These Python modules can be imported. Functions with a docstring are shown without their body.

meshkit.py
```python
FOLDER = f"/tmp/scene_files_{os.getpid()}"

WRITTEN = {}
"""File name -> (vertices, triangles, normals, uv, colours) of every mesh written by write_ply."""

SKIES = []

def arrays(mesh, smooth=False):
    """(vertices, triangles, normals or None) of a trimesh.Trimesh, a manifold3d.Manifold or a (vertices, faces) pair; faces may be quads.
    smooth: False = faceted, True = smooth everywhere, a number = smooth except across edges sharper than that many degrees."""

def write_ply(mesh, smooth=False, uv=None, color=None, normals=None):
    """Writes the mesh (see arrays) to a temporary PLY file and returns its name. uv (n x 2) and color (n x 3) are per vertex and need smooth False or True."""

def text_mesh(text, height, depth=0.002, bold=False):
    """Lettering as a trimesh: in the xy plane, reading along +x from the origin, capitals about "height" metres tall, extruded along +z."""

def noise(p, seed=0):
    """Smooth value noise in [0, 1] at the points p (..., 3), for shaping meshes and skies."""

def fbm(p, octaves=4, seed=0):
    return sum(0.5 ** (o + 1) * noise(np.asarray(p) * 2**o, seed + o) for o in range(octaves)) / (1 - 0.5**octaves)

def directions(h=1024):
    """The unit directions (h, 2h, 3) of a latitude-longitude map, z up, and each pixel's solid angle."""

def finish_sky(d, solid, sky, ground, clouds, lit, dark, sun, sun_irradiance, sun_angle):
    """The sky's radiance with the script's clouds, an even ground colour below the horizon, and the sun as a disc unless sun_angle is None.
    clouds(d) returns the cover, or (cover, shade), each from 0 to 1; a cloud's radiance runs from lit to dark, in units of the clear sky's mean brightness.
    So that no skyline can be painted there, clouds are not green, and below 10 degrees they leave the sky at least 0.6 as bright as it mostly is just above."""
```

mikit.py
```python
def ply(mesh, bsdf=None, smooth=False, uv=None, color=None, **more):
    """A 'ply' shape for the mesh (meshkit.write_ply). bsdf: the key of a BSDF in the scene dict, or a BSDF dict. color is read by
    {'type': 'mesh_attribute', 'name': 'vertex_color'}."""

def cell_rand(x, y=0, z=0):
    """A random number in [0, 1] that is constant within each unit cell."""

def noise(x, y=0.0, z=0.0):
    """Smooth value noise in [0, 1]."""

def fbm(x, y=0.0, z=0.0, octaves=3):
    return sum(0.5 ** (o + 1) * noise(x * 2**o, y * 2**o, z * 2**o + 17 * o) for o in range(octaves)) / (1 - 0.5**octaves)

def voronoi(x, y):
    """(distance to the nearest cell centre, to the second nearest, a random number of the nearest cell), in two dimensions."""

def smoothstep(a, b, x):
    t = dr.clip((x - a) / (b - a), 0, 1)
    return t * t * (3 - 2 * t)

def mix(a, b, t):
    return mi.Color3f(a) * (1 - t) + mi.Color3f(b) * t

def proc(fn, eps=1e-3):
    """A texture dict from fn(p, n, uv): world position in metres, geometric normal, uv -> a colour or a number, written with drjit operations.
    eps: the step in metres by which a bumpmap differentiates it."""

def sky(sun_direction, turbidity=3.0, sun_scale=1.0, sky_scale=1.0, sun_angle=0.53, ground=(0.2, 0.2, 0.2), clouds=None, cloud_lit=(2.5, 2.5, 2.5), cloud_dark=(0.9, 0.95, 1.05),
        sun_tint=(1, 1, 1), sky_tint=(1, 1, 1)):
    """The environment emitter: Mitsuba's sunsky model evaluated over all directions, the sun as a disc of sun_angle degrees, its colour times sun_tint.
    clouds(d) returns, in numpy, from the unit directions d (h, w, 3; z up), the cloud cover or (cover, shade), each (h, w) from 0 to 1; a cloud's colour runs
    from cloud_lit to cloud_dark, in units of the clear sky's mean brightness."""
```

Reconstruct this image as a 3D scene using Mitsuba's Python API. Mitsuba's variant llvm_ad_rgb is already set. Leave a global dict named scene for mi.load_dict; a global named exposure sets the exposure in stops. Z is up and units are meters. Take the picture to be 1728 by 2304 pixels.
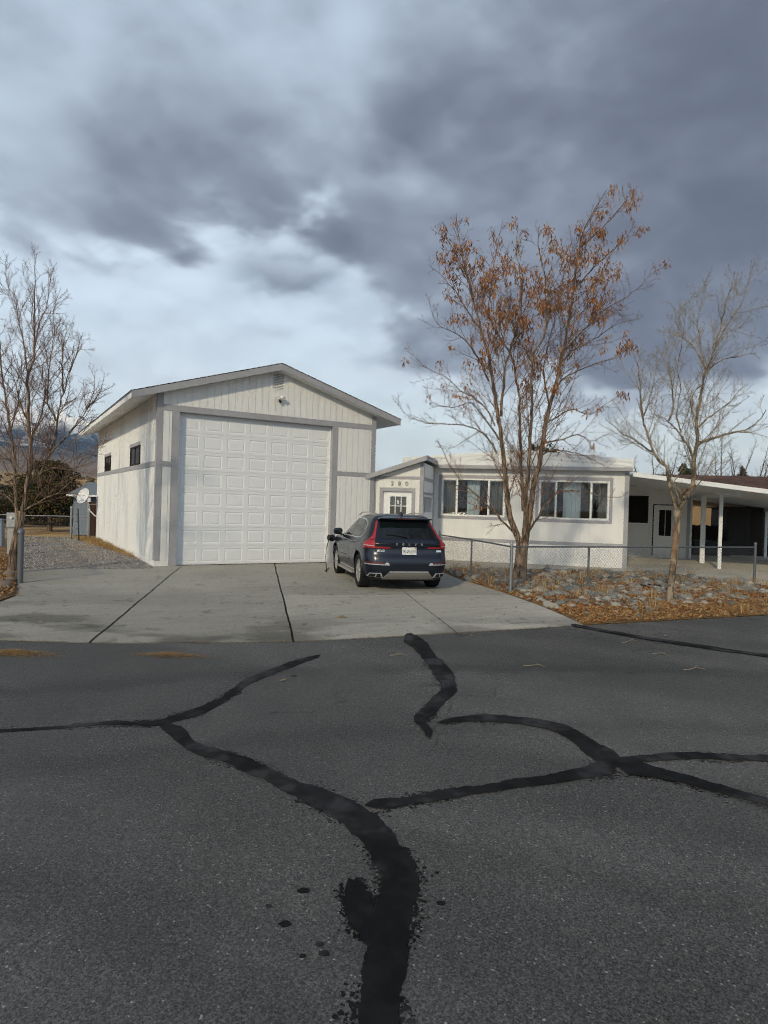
import math, random
import numpy as np
import trimesh
import drjit as dr
import mitsuba as mi
import shapely
from shapely.geometry import Polygon, LineString, Point, box as sbox
from shapely import affinity
from scipy.spatial import Delaunay
from scipy.interpolate import PchipInterpolator
import mikit, meshkit
from mikit import proc, noise, fbm, voronoi, cell_rand, smoothstep, mix

scene, labels = {}, {}
T = mi.ScalarTransform4f

# ---------------------------------------------------------------- camera, sky, exposure
EYE_H, ROLL, PITCH = 1.86, 0.030, math.atan(14.5 / 1470.0)
fw = np.array([0, math.cos(PITCH), -math.sin(PITCH)])
up = np.array([0, math.sin(PITCH), math.cos(PITCH)]) * math.cos(ROLL) - np.array([1.0, 0, 0]) * math.sin(ROLL)
scene['camera'] = {'type': 'perspective', 'fov': 2 * math.degrees(math.atan(864 / 1470.0)), 'fov_axis': 'x',
                   'near_clip': 0.05, 'far_clip': 30000.0,
                   'to_world': T().look_at(origin=[0, 0, EYE_H], target=[0.002, float(fw[1]), EYE_H + float(fw[2])], up=up.tolist())}
SUN = np.array([-0.36, -0.93, 0.47])
exposure = 2.88


def clouds(d):
    az = np.degrees(np.arctan2(d[..., 0], d[..., 1]))
    el = np.degrees(np.arcsin(np.clip(d[..., 2], 0, 1)))
    q = d * np.array([3.4, 3.4, 5.0])
    warp = np.stack([meshkit.fbm(q * 1.1 + s, 4, s) for s in (5, 6, 7)], -1) - 0.5
    n1 = meshkit.fbm(q + 3.1 + warp * 0.9, 4, 1) - 0.5            # lumps some 15 degrees across
    n2 = meshkit.fbm(q * 2.3 + 11.7 + warp * 1.0, 6, 2) - 0.5     # billows
    n3 = meshkit.fbm(q * 6.5 + 5.2 + warp * 2.0, 5, 3) - 0.5      # wisps

    def blob(a, e, sa, se):
        return np.exp(-((az - a + 8 * n1) / sa) ** 2 - ((el - e + 7 * n2) / se) ** 2)
    # underside of the dark cloud deck: high over the left, low over the right
    base = np.interp(az, [-180, -100, -60, -32, -24, -19, -13, -6, -2.5, 1, 5, 9, 16, 24, 34, 60, 110, 180],
                     [34, 30, 25, 20.5, 19.0, 20.5, 23.0, 24.0, 19.5, 14.5, 12.5, 11.5, 10.5, 9.0, 8.5, 10, 20, 34])
    e = el - base + n1 * 9 + n2 * 15 + n3 * 7
    deck = 1 / (1 + np.exp(-e / 0.95))
    body = 0.68 + 0.60 * n1 + 0.56 * n2 + 0.32 * n3
    body += 0.55 * blob(28, 22, 18, 18) + 0.22 * blob(3, 31, 9, 4) + 0.15 * blob(-20, 26, 9, 5) + 0.12 * blob(-2, 24.5, 5, 2.5)
    body -= 0.45 * blob(-30, 27, 7, 7) + 0.40 * blob(-4.5, 36, 3, 4) + 0.34 * blob(2, 27, 7, 2.5) + 0.12 * blob(6, 37, 10, 3) + 0.15 * blob(-12, 33, 8, 3)
    low = 0.16 + 0.50 * n2 + 0.40 * n3 + 0.12 * np.clip((12 - el) / 12, 0, 1) + 0.25 * blob(1, 17, 5, 3)
    body = 0.30 + 0.72 / (1 + np.exp(-(body - 0.66) * 5.0))
    shade = deck * body + (1 - deck) * np.clip(low, 0.0, 0.6)
    finger = np.exp(-((az + 9.0) / 4.6) ** 4 - ((el - 18.4 + n2 * 6 + n3 * 3) / 1.6) ** 2)
    shade = np.clip(shade + 0.55 * finger * (1 - deck), 0, 1)
    cover = np.clip(0.95 + 0.6 * n2 + deck, 0, 1)
    cover = np.where(el < 3, np.maximum(cover, 0.9), cover)
    return cover, shade


scene['sky_light'] = mikit.sky(SUN, turbidity=3, sun_scale=0.25, sky_scale=0.60, sun_angle=3.0, clouds=clouds,
                               cloud_lit=(2.22, 2.72, 3.36), cloud_dark=(0.355, 0.41, 0.575), sun_tint=(0.85, 0.99, 1.20))

# ---------------------------------------------------------------- helpers
COUNT = {}


def key_for(name):
    n = COUNT.get(name, 0)
    COUNT[name] = n + 1
    return name if n == 0 else f'{name}_{n:03d}'


def frame(o, deg):
    a = math.radians(deg)
    return np.array([[math.cos(a), -math.sin(a), 0], [math.sin(a), math.cos(a), 0], [0, 0, 1.0]]), np.array(o, float)


WORLD = frame((0, 0, 0), 0)
GAR = frame((-6.207, 17.87, 0), 30.2)      # garage: x along its front, y into the building
HSE = frame((8.165, 21.77, 0), -13.0)      # house: x along its front (corner at the right = 0), y into the building


def vf(mesh):
    if isinstance(mesh, (tuple, list)):
        return np.asarray(mesh[0], float), np.asarray(mesh[1], int)
    return np.array(mesh.vertices), np.array(mesh.faces)


def put(name, mesh, mat, parent=None, fr=WORLD, smooth=False, color=None, kind=None, label=None, cat=None, group=None):
    key = key_for(f'{parent}__{name}' if parent else name)
    v, f = vf(mesh)
    v = v @ fr[0].T + fr[1]
    scene[key] = mikit.ply((v, f), mat, smooth=smooth, color=color)
    d = {}
    if kind: d['kind'] = kind
    if label: d['label'] = label
    if cat: d['category'] = cat
    if group: d['group'] = group
    if d: labels[key] = d
    return key


def thing(name, label, cat, group=None):
    key = key_for(name)
    labels[key] = {'label': label, 'category': cat}
    if group: labels[key]['group'] = group
    return key


def box(x0, x1, y0, y1, z0, z1):
    v = np.array([[x, y, z] for x in (x0, x1) for y in (y0, y1) for z in (z0, z1)], float)
    f = np.array([[0, 1, 3], [0, 3, 2], [4, 6, 7], [4, 7, 5], [0, 4, 5], [0, 5, 1], [2, 3, 7], [2, 7, 6], [0, 2, 6], [0, 6, 4], [1, 5, 7], [1, 7, 3]])
    if (x1 - x0) * (y1 - y0) * (z1 - z0) < 0: f = f[:, ::-1]
    return v, f


def join(ms):
    vs, fs, n = [], [], 0
    for m in ms:
        v, f = vf(m)
        vs.append(v); fs.append(f + n); n += len(v)
    return np.vstack(vs), np.vstack(fs)


def slab(poly, y0, y1):
    """Polygon(s) in the (x, z) plane given thickness from y0 to y1 (y1 > y0)."""
    ms = []
    for g in getattr(poly, 'geoms', [poly]):
        if g.is_empty or g.geom_type != 'Polygon' or g.area < 1e-5: continue
        m = trimesh.creation.extrude_polygon(g, y1 - y0, engine='earcut')
        v = np.array(m.vertices)
        ms.append((np.stack([v[:, 0], y1 - v[:, 2], v[:, 1]], 1), np.array(m.faces)))
    return join(ms)


def flat(poly, z0, z1):
    """Polygon(s) on the ground given thickness."""
    ms = []
    for g in getattr(poly, 'geoms', [poly]):
        if g.is_empty or g.geom_type != 'Polygon': continue
        m = trimesh.creation.extrude_polygon(g, z1 - z0, engine='earcut')
        v = np.array(m.vertices); v[:, 2] += z0
        ms.append((v, np.array(m.faces)))
    return join(ms)


def swap_xy(m):
    """Builds on the yz plane: what slab made along x now runs along y."""
    v, f = vf(m)
    return np.stack([v[:, 1], v[:, 0], v[:, 2]], 1), f[:, ::-1]


def tubes(lines, sides=5, cap=True):
    """lines: list of (points, radii). One mesh of all."""
    vs, fs, n = [], [], 0
    ang = np.arange(sides) * 2 * np.pi / sides
    ca, sa = np.cos(ang)[None, :, None], np.sin(ang)[None, :, None]
    for pts, rad in lines:
        p = np.asarray(pts, float)
        if len(p) < 2: continue
        r = np.broadcast_to(rad, (len(p),))
        t = np.gradient(p, axis=0)
        t /= np.linalg.norm(t, axis=1, keepdims=True) + 1e-12
        ref = np.array([0.0, 0, 1]) if np.abs(t[:, 2]).mean() < 0.75 else np.array([0.96, 0.28, 0])
        a = np.cross(t, ref); a /= np.linalg.norm(a, axis=1, keepdims=True) + 1e-9
        b = np.cross(t, a)
        v = (p[:, None] + r[:, None, None] * (ca * a[:, None] + sa * b[:, None])).reshape(-1, 3)
        i, j = np.meshgrid(np.arange(len(p) - 1), np.arange(sides), indexing='ij')
        i, j = i.ravel(), j.ravel(); k = (j + 1) % sides
        q0, q1, q2, q3 = i * sides + j, i * sides + k, (i + 1) * sides + k, (i + 1) * sides + j
        f = np.vstack([np.stack([q0, q2, q1], 1), np.stack([q0, q3, q2], 1)])
        if cap:
            m = (len(p) - 1) * sides
            f = np.vstack([f, [[0, s, s + 1] for s in range(1, sides - 1)], [[m, m + s + 1, m + s] for s in range(1, sides - 1)]])
        vs.append(v); fs.append(f + n); n += len(v)
    return np.vstack(vs), np.vstack(fs)


def lathe(profile, n=32, axis='z'):
    """profile: (radius, height) list, turned about the axis."""
    p = np.array(profile, float)
    a = np.arange(n) * 2 * np.pi / n
    v = np.stack([p[:, None, 0] * np.cos(a), p[:, None, 0] * np.sin(a), np.broadcast_to(p[:, None, 1], (len(p), n))], -1).reshape(-1, 3)
    f = []
    for i in range(len(p) - 1):
        for j in range(n):
            k = (j + 1) % n
            f += [[i * n + j, i * n + k, (i + 1) * n + k], [i * n + j, (i + 1) * n + k, (i + 1) * n + j]]
    if axis == 'y': v = v[:, [0, 2, 1]] * [1, 1, -1]
    return v, np.array(f)


def fill(poly, step, seed=0, jitter=0.3):
    """Triangulates the polygon with inner points; returns 2-D points and triangles."""
    rng = np.random.default_rng(seed)
    pts = []
    for ring in [poly.exterior, *poly.interiors]:
        n = max(3, int(ring.length / step))
        pts += list(ring.coords)[:-1] + [ring.interpolate(s * ring.length / n).coords[0] for s in range(n)]
    x0, y0, x1, y1 = poly.bounds
    gx, gy = np.meshgrid(np.arange(x0, x1, step), np.arange(y0, y1, step))
    g = np.stack([gx.ravel(), gy.ravel()], 1) + rng.uniform(-jitter, jitter, (gx.size, 2)) * step
    inner = poly.buffer(-step * 0.45)
    if not inner.is_empty:
        shapely.prepare(inner)
        g = g[shapely.contains_xy(inner, g[:, 0], g[:, 1])]
        pts = np.vstack([np.array(pts), g])
    pts = np.unique(np.round(np.array(pts), 5), axis=0)
    t = Delaunay(pts).simplices
    c = pts[t].mean(1)
    grown = poly.buffer(1e-6); shapely.prepare(grown)
    t = t[shapely.contains_xy(grown, c[:, 0], c[:, 1])]
    a = np.cross(pts[t[:, 1]] - pts[t[:, 0]], pts[t[:, 2]] - pts[t[:, 0]])
    t = t[np.abs(a) > 1e-9]; a = a[np.abs(a) > 1e-9]
    t[a < 0] = t[a < 0][:, ::-1]
    return pts, t


def scatter_in(poly, n, rng):
    x0, y0, x1, y1 = poly.bounds
    out = np.zeros((0, 2))
    shapely.prepare(poly)
    while len(out) < n:
        p = rng.uniform((x0, y0), (x1, y1), (n * 2, 2))
        out = np.vstack([out, p[shapely.contains_xy(poly, p[:, 0], p[:, 1])]])
    return out[:n]


def rot_many(rng, n, tilt=0.4):
    """n random rotations: any heading, tilted by up to about tilt."""
    a = rng.uniform(0, 2 * np.pi, n); b = rng.normal(0, tilt, n); c = rng.normal(0, tilt, n)
    z = np.zeros(n); o = np.ones(n)
    Rz = np.stack([np.stack([np.cos(a), -np.sin(a), z], -1), np.stack([np.sin(a), np.cos(a), z], -1), np.stack([z, z, o], -1)], 1)
    Rx = np.stack([np.stack([o, z, z], -1), np.stack([z, np.cos(b), -np.sin(b)], -1), np.stack([z, np.sin(b), np.cos(b)], -1)], 1)
    Ry = np.stack([np.stack([np.cos(c), z, np.sin(c)], -1), np.stack([z, o, z], -1), np.stack([-np.sin(c), z, np.cos(c)], -1)], 1)
    return Rz @ Rx @ Ry


def copies(base, rots, scales, places, colors=None):
    """One mesh of many copies of base; colours per copy become vertex colours."""
    v, f = vf(base)
    n = len(places)
    vv = np.einsum('nij,vj->nvi', rots, v) * np.asarray(scales).reshape(n, 1, -1) + np.asarray(places)[:, None]
    ff = f[None] + (np.arange(n) * len(v))[:, None, None]
    cc = None if colors is None else np.repeat(np.asarray(colors), len(v), axis=0)
    return (vv.reshape(-1, 3), ff.reshape(-1, 3)), cc


# ---------------------------------------------------------------- materials
def principled(name, color, rough=0.6, spec=0.4, **more):
    c = color if isinstance(color, dict) else {'type': 'rgb', 'value': list(color)}
    scene[name] = {'type': 'twosided', 'b': {'type': 'principled', 'base_color': c, 'roughness': rough, 'specular': spec, **more}}


def bumped(name, color, height, scale, rough=0.8, spec=0.3, eps=1e-3):
    c = color if isinstance(color, dict) else {'type': 'rgb', 'value': list(color)}
    scene[name] = {'type': 'twosided', 'b': {'type': 'bumpmap', 'arbitrary': proc(height, eps), 'scale': scale,
                                             'b': {'type': 'principled', 'base_color': c, 'roughness': rough, 'specular': spec}}}


def asphalt(p, n, uv):
    x, y = p.x, p.y
    big = fbm(x * 0.35, y * 0.35, 0, 3)
    mid = fbm(x * 2.2 + 9, y * 2.2, 0, 3)
    d1, d2, r = voronoi(x * 105, y * 105)
    e1, e2, q = voronoi(x * 150 + 40, y * 150)
    grain = 0.55 + 0.66 * r * r + 0.60 * (q - 0.5)
    hole = smoothstep(0.02, 0.16, d2 - d1)
    pale = dr.select(r > 0.992, 2.0, 1.0)
    # tyre-polished darker arcs run across the turning circle
    s = dr.sqrt(dr.square(x - 3.0) + dr.square(y + 6.0))
    arc = smoothstep(0.35, 0.0, dr.abs(s - 13.6 - 0.35 * mid)) + 0.8 * smoothstep(0.3, 0.0, dr.abs(s - 11.9 + 0.3 * mid))
    lane = smoothstep(0.35, 0.75, fbm((x * 0.93 - y * 0.37) * 0.25, (x * 0.37 + y * 0.93) * 1.3, 0, 3))
    wob = fbm(x * 1.1 + 20, y * 1.1, 0, 4)
    crack = smoothstep(0.010, 0.003, dr.abs(wob - 0.5)) * smoothstep(0.52, 0.62, fbm(x * 0.5, y * 0.5 + 30, 0, 2))
    v = 0.104 * (0.84 + 0.32 * lane) * (1 - 0.45 * crack) * (0.86 + 0.26 * big) * (0.85 + 0.3 * mid) * grain * (0.55 + 0.45 * hole) * pale * (1 - 0.26 * arc)
    return mi.Color3f(v * 1.02, v, v * 0.96)


def asphalt_h(p, n, uv):
    d1, d2, r = voronoi(p.x * 105, p.y * 105)
    return r * smoothstep(0.0, 0.2, d2 - d1)


def sealant(p, n, uv):
    a = fbm(p.x * 9, p.y * 9, 0, 4)
    b = smoothstep(0.42, 0.62, fbm(p.x * 3.2 + 7, p.y * 3.2, 0, 4))
    v = 0.0066 * (0.6 + 0.9 * smoothstep(0.35, 0.7, a)) * (1 + 2.3 * b)
    return mi.Color3f(v, v, v * 1.05)


def concrete_of(tone, p):
    x, y = p.x, p.y
    a = fbm(x * 0.5 + 3, y * 0.5, 0, 4)
    g = fbm(x * 55, y * 55, 0, 2)
    # broom strokes run along the garage front
    u = x * 0.864 + y * 0.503; w = -x * 0.503 + y * 0.864
    streak = fbm(u * 1.6, w * 14, 0, 3)
    stain = smoothstep(0.50, 0.72, fbm(x * 0.8 + 5, y * 1.3, 0, 4)) * smoothstep(3.2, 0.2, y - (8.45 + 0.12 * x + 0.045 * x * x))
    spots = smoothstep(0.86, 0.90, noise(x * 7, y * 7)) * 0.3
    v = tone * (0.70 + 0.40 * a) * (0.78 + 0.44 * g) * (0.86 + 0.28 * streak) * (1 - 0.55 * stain) * (1 - spots)
    return mi.Color3f(v * 1.05, v * 1.0, v * 0.87)


def patio(p, n, uv):
    a = fbm(p.x * 0.9 + 3, p.y * 0.9, 0, 4)
    g = fbm(p.x * 45, p.y * 45, 0, 2)
    v = 0.27 * (0.7 + 0.5 * a) * (0.85 + 0.3 * g)
    return mi.Color3f(v * 1.05, v * 0.98, v * 0.84)


def dirt(p, n, uv):
    a = fbm(p.x * 0.7, p.y * 0.7, 0, 4)
    b = fbm(p.x * 12, p.y * 12, 0, 4)
    c = fbm(p.x * 0.04 + 4, p.y * 0.04, 0, 3)
    col = mix((0.15, 0.095, 0.05), (0.33, 0.22, 0.10), smoothstep(0.3, 0.7, a))
    col = mix(col, mi.Color3f(0.16, 0.13, 0.09), smoothstep(0.35, 0.65, c) * 0.6)
    return col * (0.5 + 0.9 * b)


def bed_soil(p, n, uv):
    b = fbm(p.x * 16, p.y * 16, 0, 4)
    a = fbm(p.x * 1.4, p.y * 1.4, 0, 3)
    return mix((0.10, 0.062, 0.034), (0.23, 0.145, 0.07), a) * (0.4 + 1.0 * b)


def gravel_ground(p, n, uv):
    d1, d2, r = voronoi(p.x * 22, p.y * 22)
    a = fbm(p.x * 0.9, p.y * 0.9, 0, 3)
    v = (0.13 + 0.30 * r) * smoothstep(0.0, 0.25, d2 - d1) * (0.65 + 0.6 * a)
    return mix((v * 1.02, v * 0.98, v * 0.95), (v * 1.15, v * 0.9, v * 0.62), smoothstep(0.45, 0.7, fbm(p.x * 0.45 + 8, p.y * 0.45, 0, 3)))


def paint_white(p, n, uv):
    s = p.x * 0.8 + p.y * 0.6
    grain = fbm(s * 24, p.z * 2, 0, 3)
    wear = smoothstep(0.50, 0.75, fbm(s * 7, p.z * 0.5 + 3, 2.0, 4))
    low = smoothstep(0.9, 0.1, p.z) * fbm(s * 2, p.z * 3, 5, 3)
    v = 0.76 * (0.95 + 0.09 * grain) * (1 - 0.05 * wear) * (1 - 0.15 * low)
    return mi.Color3f(v, v * 0.995, v * 0.97)


def paint_side(p, n, uv):
    s = p.x * -0.503 + p.y * 0.864
    grain = fbm(s * 12, p.z * 0.8, 0, 3)
    worn = smoothstep(0.42, 0.70, fbm(s * 0.9, p.z * 0.45, 1.0, 3)) * smoothstep(0.30, 0.70, fbm(s * 9, p.z * 0.7, 3.0, 3))
    v = 0.76 * (0.96 + 0.08 * grain) * (1 - 0.17 * worn)
    return mi.Color3f(v * (1 - 0.03 * worn), v * 0.998, v * (0.97 + 0.03 * worn))


def paint_grey(p, n, uv):
    a = fbm(p.x * 5 + p.y * 5, p.z * 5, 0, 4)
    v = 0.345 * (0.90 + 0.20 * a)
    return mi.Color3f(v * 0.985, v * 0.99, v * 1.05)


def bark(p, n, uv):
    a = fbm(p.x * 34 + p.y * 30, p.z * 6, p.y * 20, 4)
    b = fbm(p.x * 7, p.y * 7, p.z * 2.5, 3)
    return mix((0.062, 0.046, 0.034), (0.28, 0.205, 0.145), smoothstep(0.3, 0.72, a)) * (0.7 + 0.6 * b)


def bark_h(p, n, uv):
    return fbm(p.x * 34 + p.y * 30, p.z * 6, p.y * 20, 3)


def bark_light(p, n, uv):
    a = fbm(p.x * 26 + p.y * 22, p.z * 9, 0, 3)
    red = smoothstep(0.52, 0.68, fbm(p.x * 6, p.y * 6, p.z * 2.2 + 3, 3))
    return mix(mix((0.085, 0.066, 0.046), (0.32, 0.26, 0.19), smoothstep(0.3, 0.7, a)), (0.22, 0.11, 0.06), red * 0.6)


def mountain(p, n, uv):
    z = p.z
    a = fbm(p.x * 0.0022, p.y * 0.0022, z * 0.004, 5)
    b = fbm(p.x * 0.010 + 5, p.y * 0.010, z * 0.010, 5)
    sage = mix((0.16, 0.115, 0.075), (0.10, 0.085, 0.06), a)
    wood = mix((0.022, 0.030, 0.030), (0.075, 0.070, 0.055), smoothstep(0.42, 0.62, b))
    col = mix(sage, wood, smoothstep(150.0, 280.0, z + 160 * (a - 0.5)))
    snow = smoothstep(330.0, 520.0, z + 420 * (b - 0.5) + 300 * (a - 0.5))
    return mix(col, (0.72, 0.74, 0.78), snow)


def shingles(p, n, uv):
    r = cell_rand(dr.floor((p.x * 0.8 + p.y * 0.6) * 4), dr.floor(p.z * 25), 1)
    return mi.Color3f(0.075, 0.045, 0.037) * (0.6 + 0.8 * r)


bumped('asphalt_mat', proc(asphalt), asphalt_h, 0.004, 0.70, 0.4, 2e-3)
bumped('sealant_mat', proc(sealant), lambda p, n, uv: fbm(p.x * 12, p.y * 12, 0, 4), 0.015, 0.8, 0.2, 4e-3)
principled('concrete_mat', proc(lambda p, n, uv: concrete_of(0.242, p)), 0.9, 0.2)
principled('concrete_pale_mat', proc(lambda p, n, uv: concrete_of(0.30, p)), 0.9, 0.2)
principled('patio_mat', proc(patio), 0.9, 0.2)
principled('dirt_mat', proc(dirt), 0.95, 0.1)
principled('bed_mat', proc(bed_soil), 0.95, 0.1)
principled('gravel_mat', proc(gravel_ground), 0.95, 0.1)
principled('white_paint', proc(paint_white), 0.55, 0.35)
principled('side_paint', proc(paint_side), 0.6, 0.3)
principled('grey_paint', proc(paint_grey), 0.55, 0.35)
bumped('bark_mat', proc(bark), bark_h, 0.03, 0.9, 0.15, 4e-3)
bumped('bark_light_mat', proc(bark_light), bark_h, 0.02, 0.85, 0.2, 4e-3)
principled('mountain_mat', proc(mountain), 0.95, 0.1)
principled('shingle_mat', proc(shingles), 0.9, 0.2)
scene['tone_mat'] = {'type': 'twosided', 'b': {'type': 'principled', 'base_color': {'type': 'mesh_attribute', 'name': 'vertex_color'}, 'roughness': 0.75, 'specular': 0.25}}
principled('twig_mat', (0.17, 0.105, 0.078), 0.8, 0.2)
principled('twig_pale_mat', (0.26, 0.215, 0.16), 0.8, 0.2)
principled('twig_dark_mat', (0.085, 0.066, 0.052), 0.85, 0.15)
principled('door_white', (0.76, 0.775, 0.785), 0.42, 0.4)
principled('vinyl_white', (0.78, 0.78, 0.76), 0.35, 0.45)
principled('metal_white', (0.74, 0.76, 0.76), 0.4, 0.45)
principled('galvanized', (0.30, 0.32, 0.34), 0.45, 0.5, metallic=0.75)
principled('galvanized_dark', (0.135, 0.147, 0.165), 0.55, 0.5, metallic=0.5)
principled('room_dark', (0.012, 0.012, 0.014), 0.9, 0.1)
principled('joint_dark', (0.018, 0.016, 0.014), 0.95, 0.1)
principled('black_plastic', (0.012, 0.012, 0.013), 0.45, 0.4)
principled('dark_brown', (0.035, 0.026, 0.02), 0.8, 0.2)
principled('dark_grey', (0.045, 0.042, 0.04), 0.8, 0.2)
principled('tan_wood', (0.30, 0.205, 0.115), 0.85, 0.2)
principled('rust_wood', (0.06, 0.034, 0.024), 0.85, 0.2)
principled('blue_grey', (0.19, 0.23, 0.28), 0.7, 0.3)
principled('roof_grey', (0.16, 0.18, 0.20), 0.85, 0.2)
principled('curtain_pale', (0.36, 0.45, 0.48), 0.85, 0.2)
principled('curtain_grey', (0.085, 0.095, 0.10), 0.85, 0.2)
principled('digit_mat', (0.035, 0.03, 0.028), 0.5, 0.4)
principled('utility_grey', (0.42, 0.43, 0.42), 0.5, 0.4)
principled('dish_mat', (0.66, 0.67, 0.68), 0.4, 0.4)
principled('paper', (0.75, 0.75, 0.72), 0.8, 0.2)
principled('brown_fascia', (0.09, 0.06, 0.045), 0.7, 0.3)
scene['window_glass'] = {'type': 'thindielectric', 'int_ior': 1.52}

# ---------------------------------------------------------------- ground, road, driveway
EDGE = [(-30, 22), (-20, 13.5), (-12, 9.6), (-8, 8.6), (-4.84, 8.31), (-3.58, 8.28), (-1.13, 8.71), (1.15, 9.665), (3.21, 10.61), (3.34, 10.68),
        (5.2, 11.45), (7.31, 12.33), (11, 14.3), (16, 17.6), (26, 25)]
rng = np.random.default_rng(11)
ring = [(9000 * math.cos(a), 9000 * math.sin(a)) for a in np.linspace(0, 2 * np.pi, 49)[:-1]]
put('ground', (np.array([(0, 0, -0.02)] + [(x, y, -0.02) for x, y in ring]), np.array([(0, i + 1, (i + 1) % 48 + 1) for i in range(48)])), 'dirt_mat', kind='structure')
road_poly = Polygon(EDGE + [(40, 5), (40, -30), (-40, -30), (-40, 8)])
put('road', (lambda pt: (np.column_stack([pt[0], np.zeros(len(pt[0]))]), pt[1]))(fill(road_poly, 3.0)), 'asphalt_mat', kind='structure')

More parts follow.
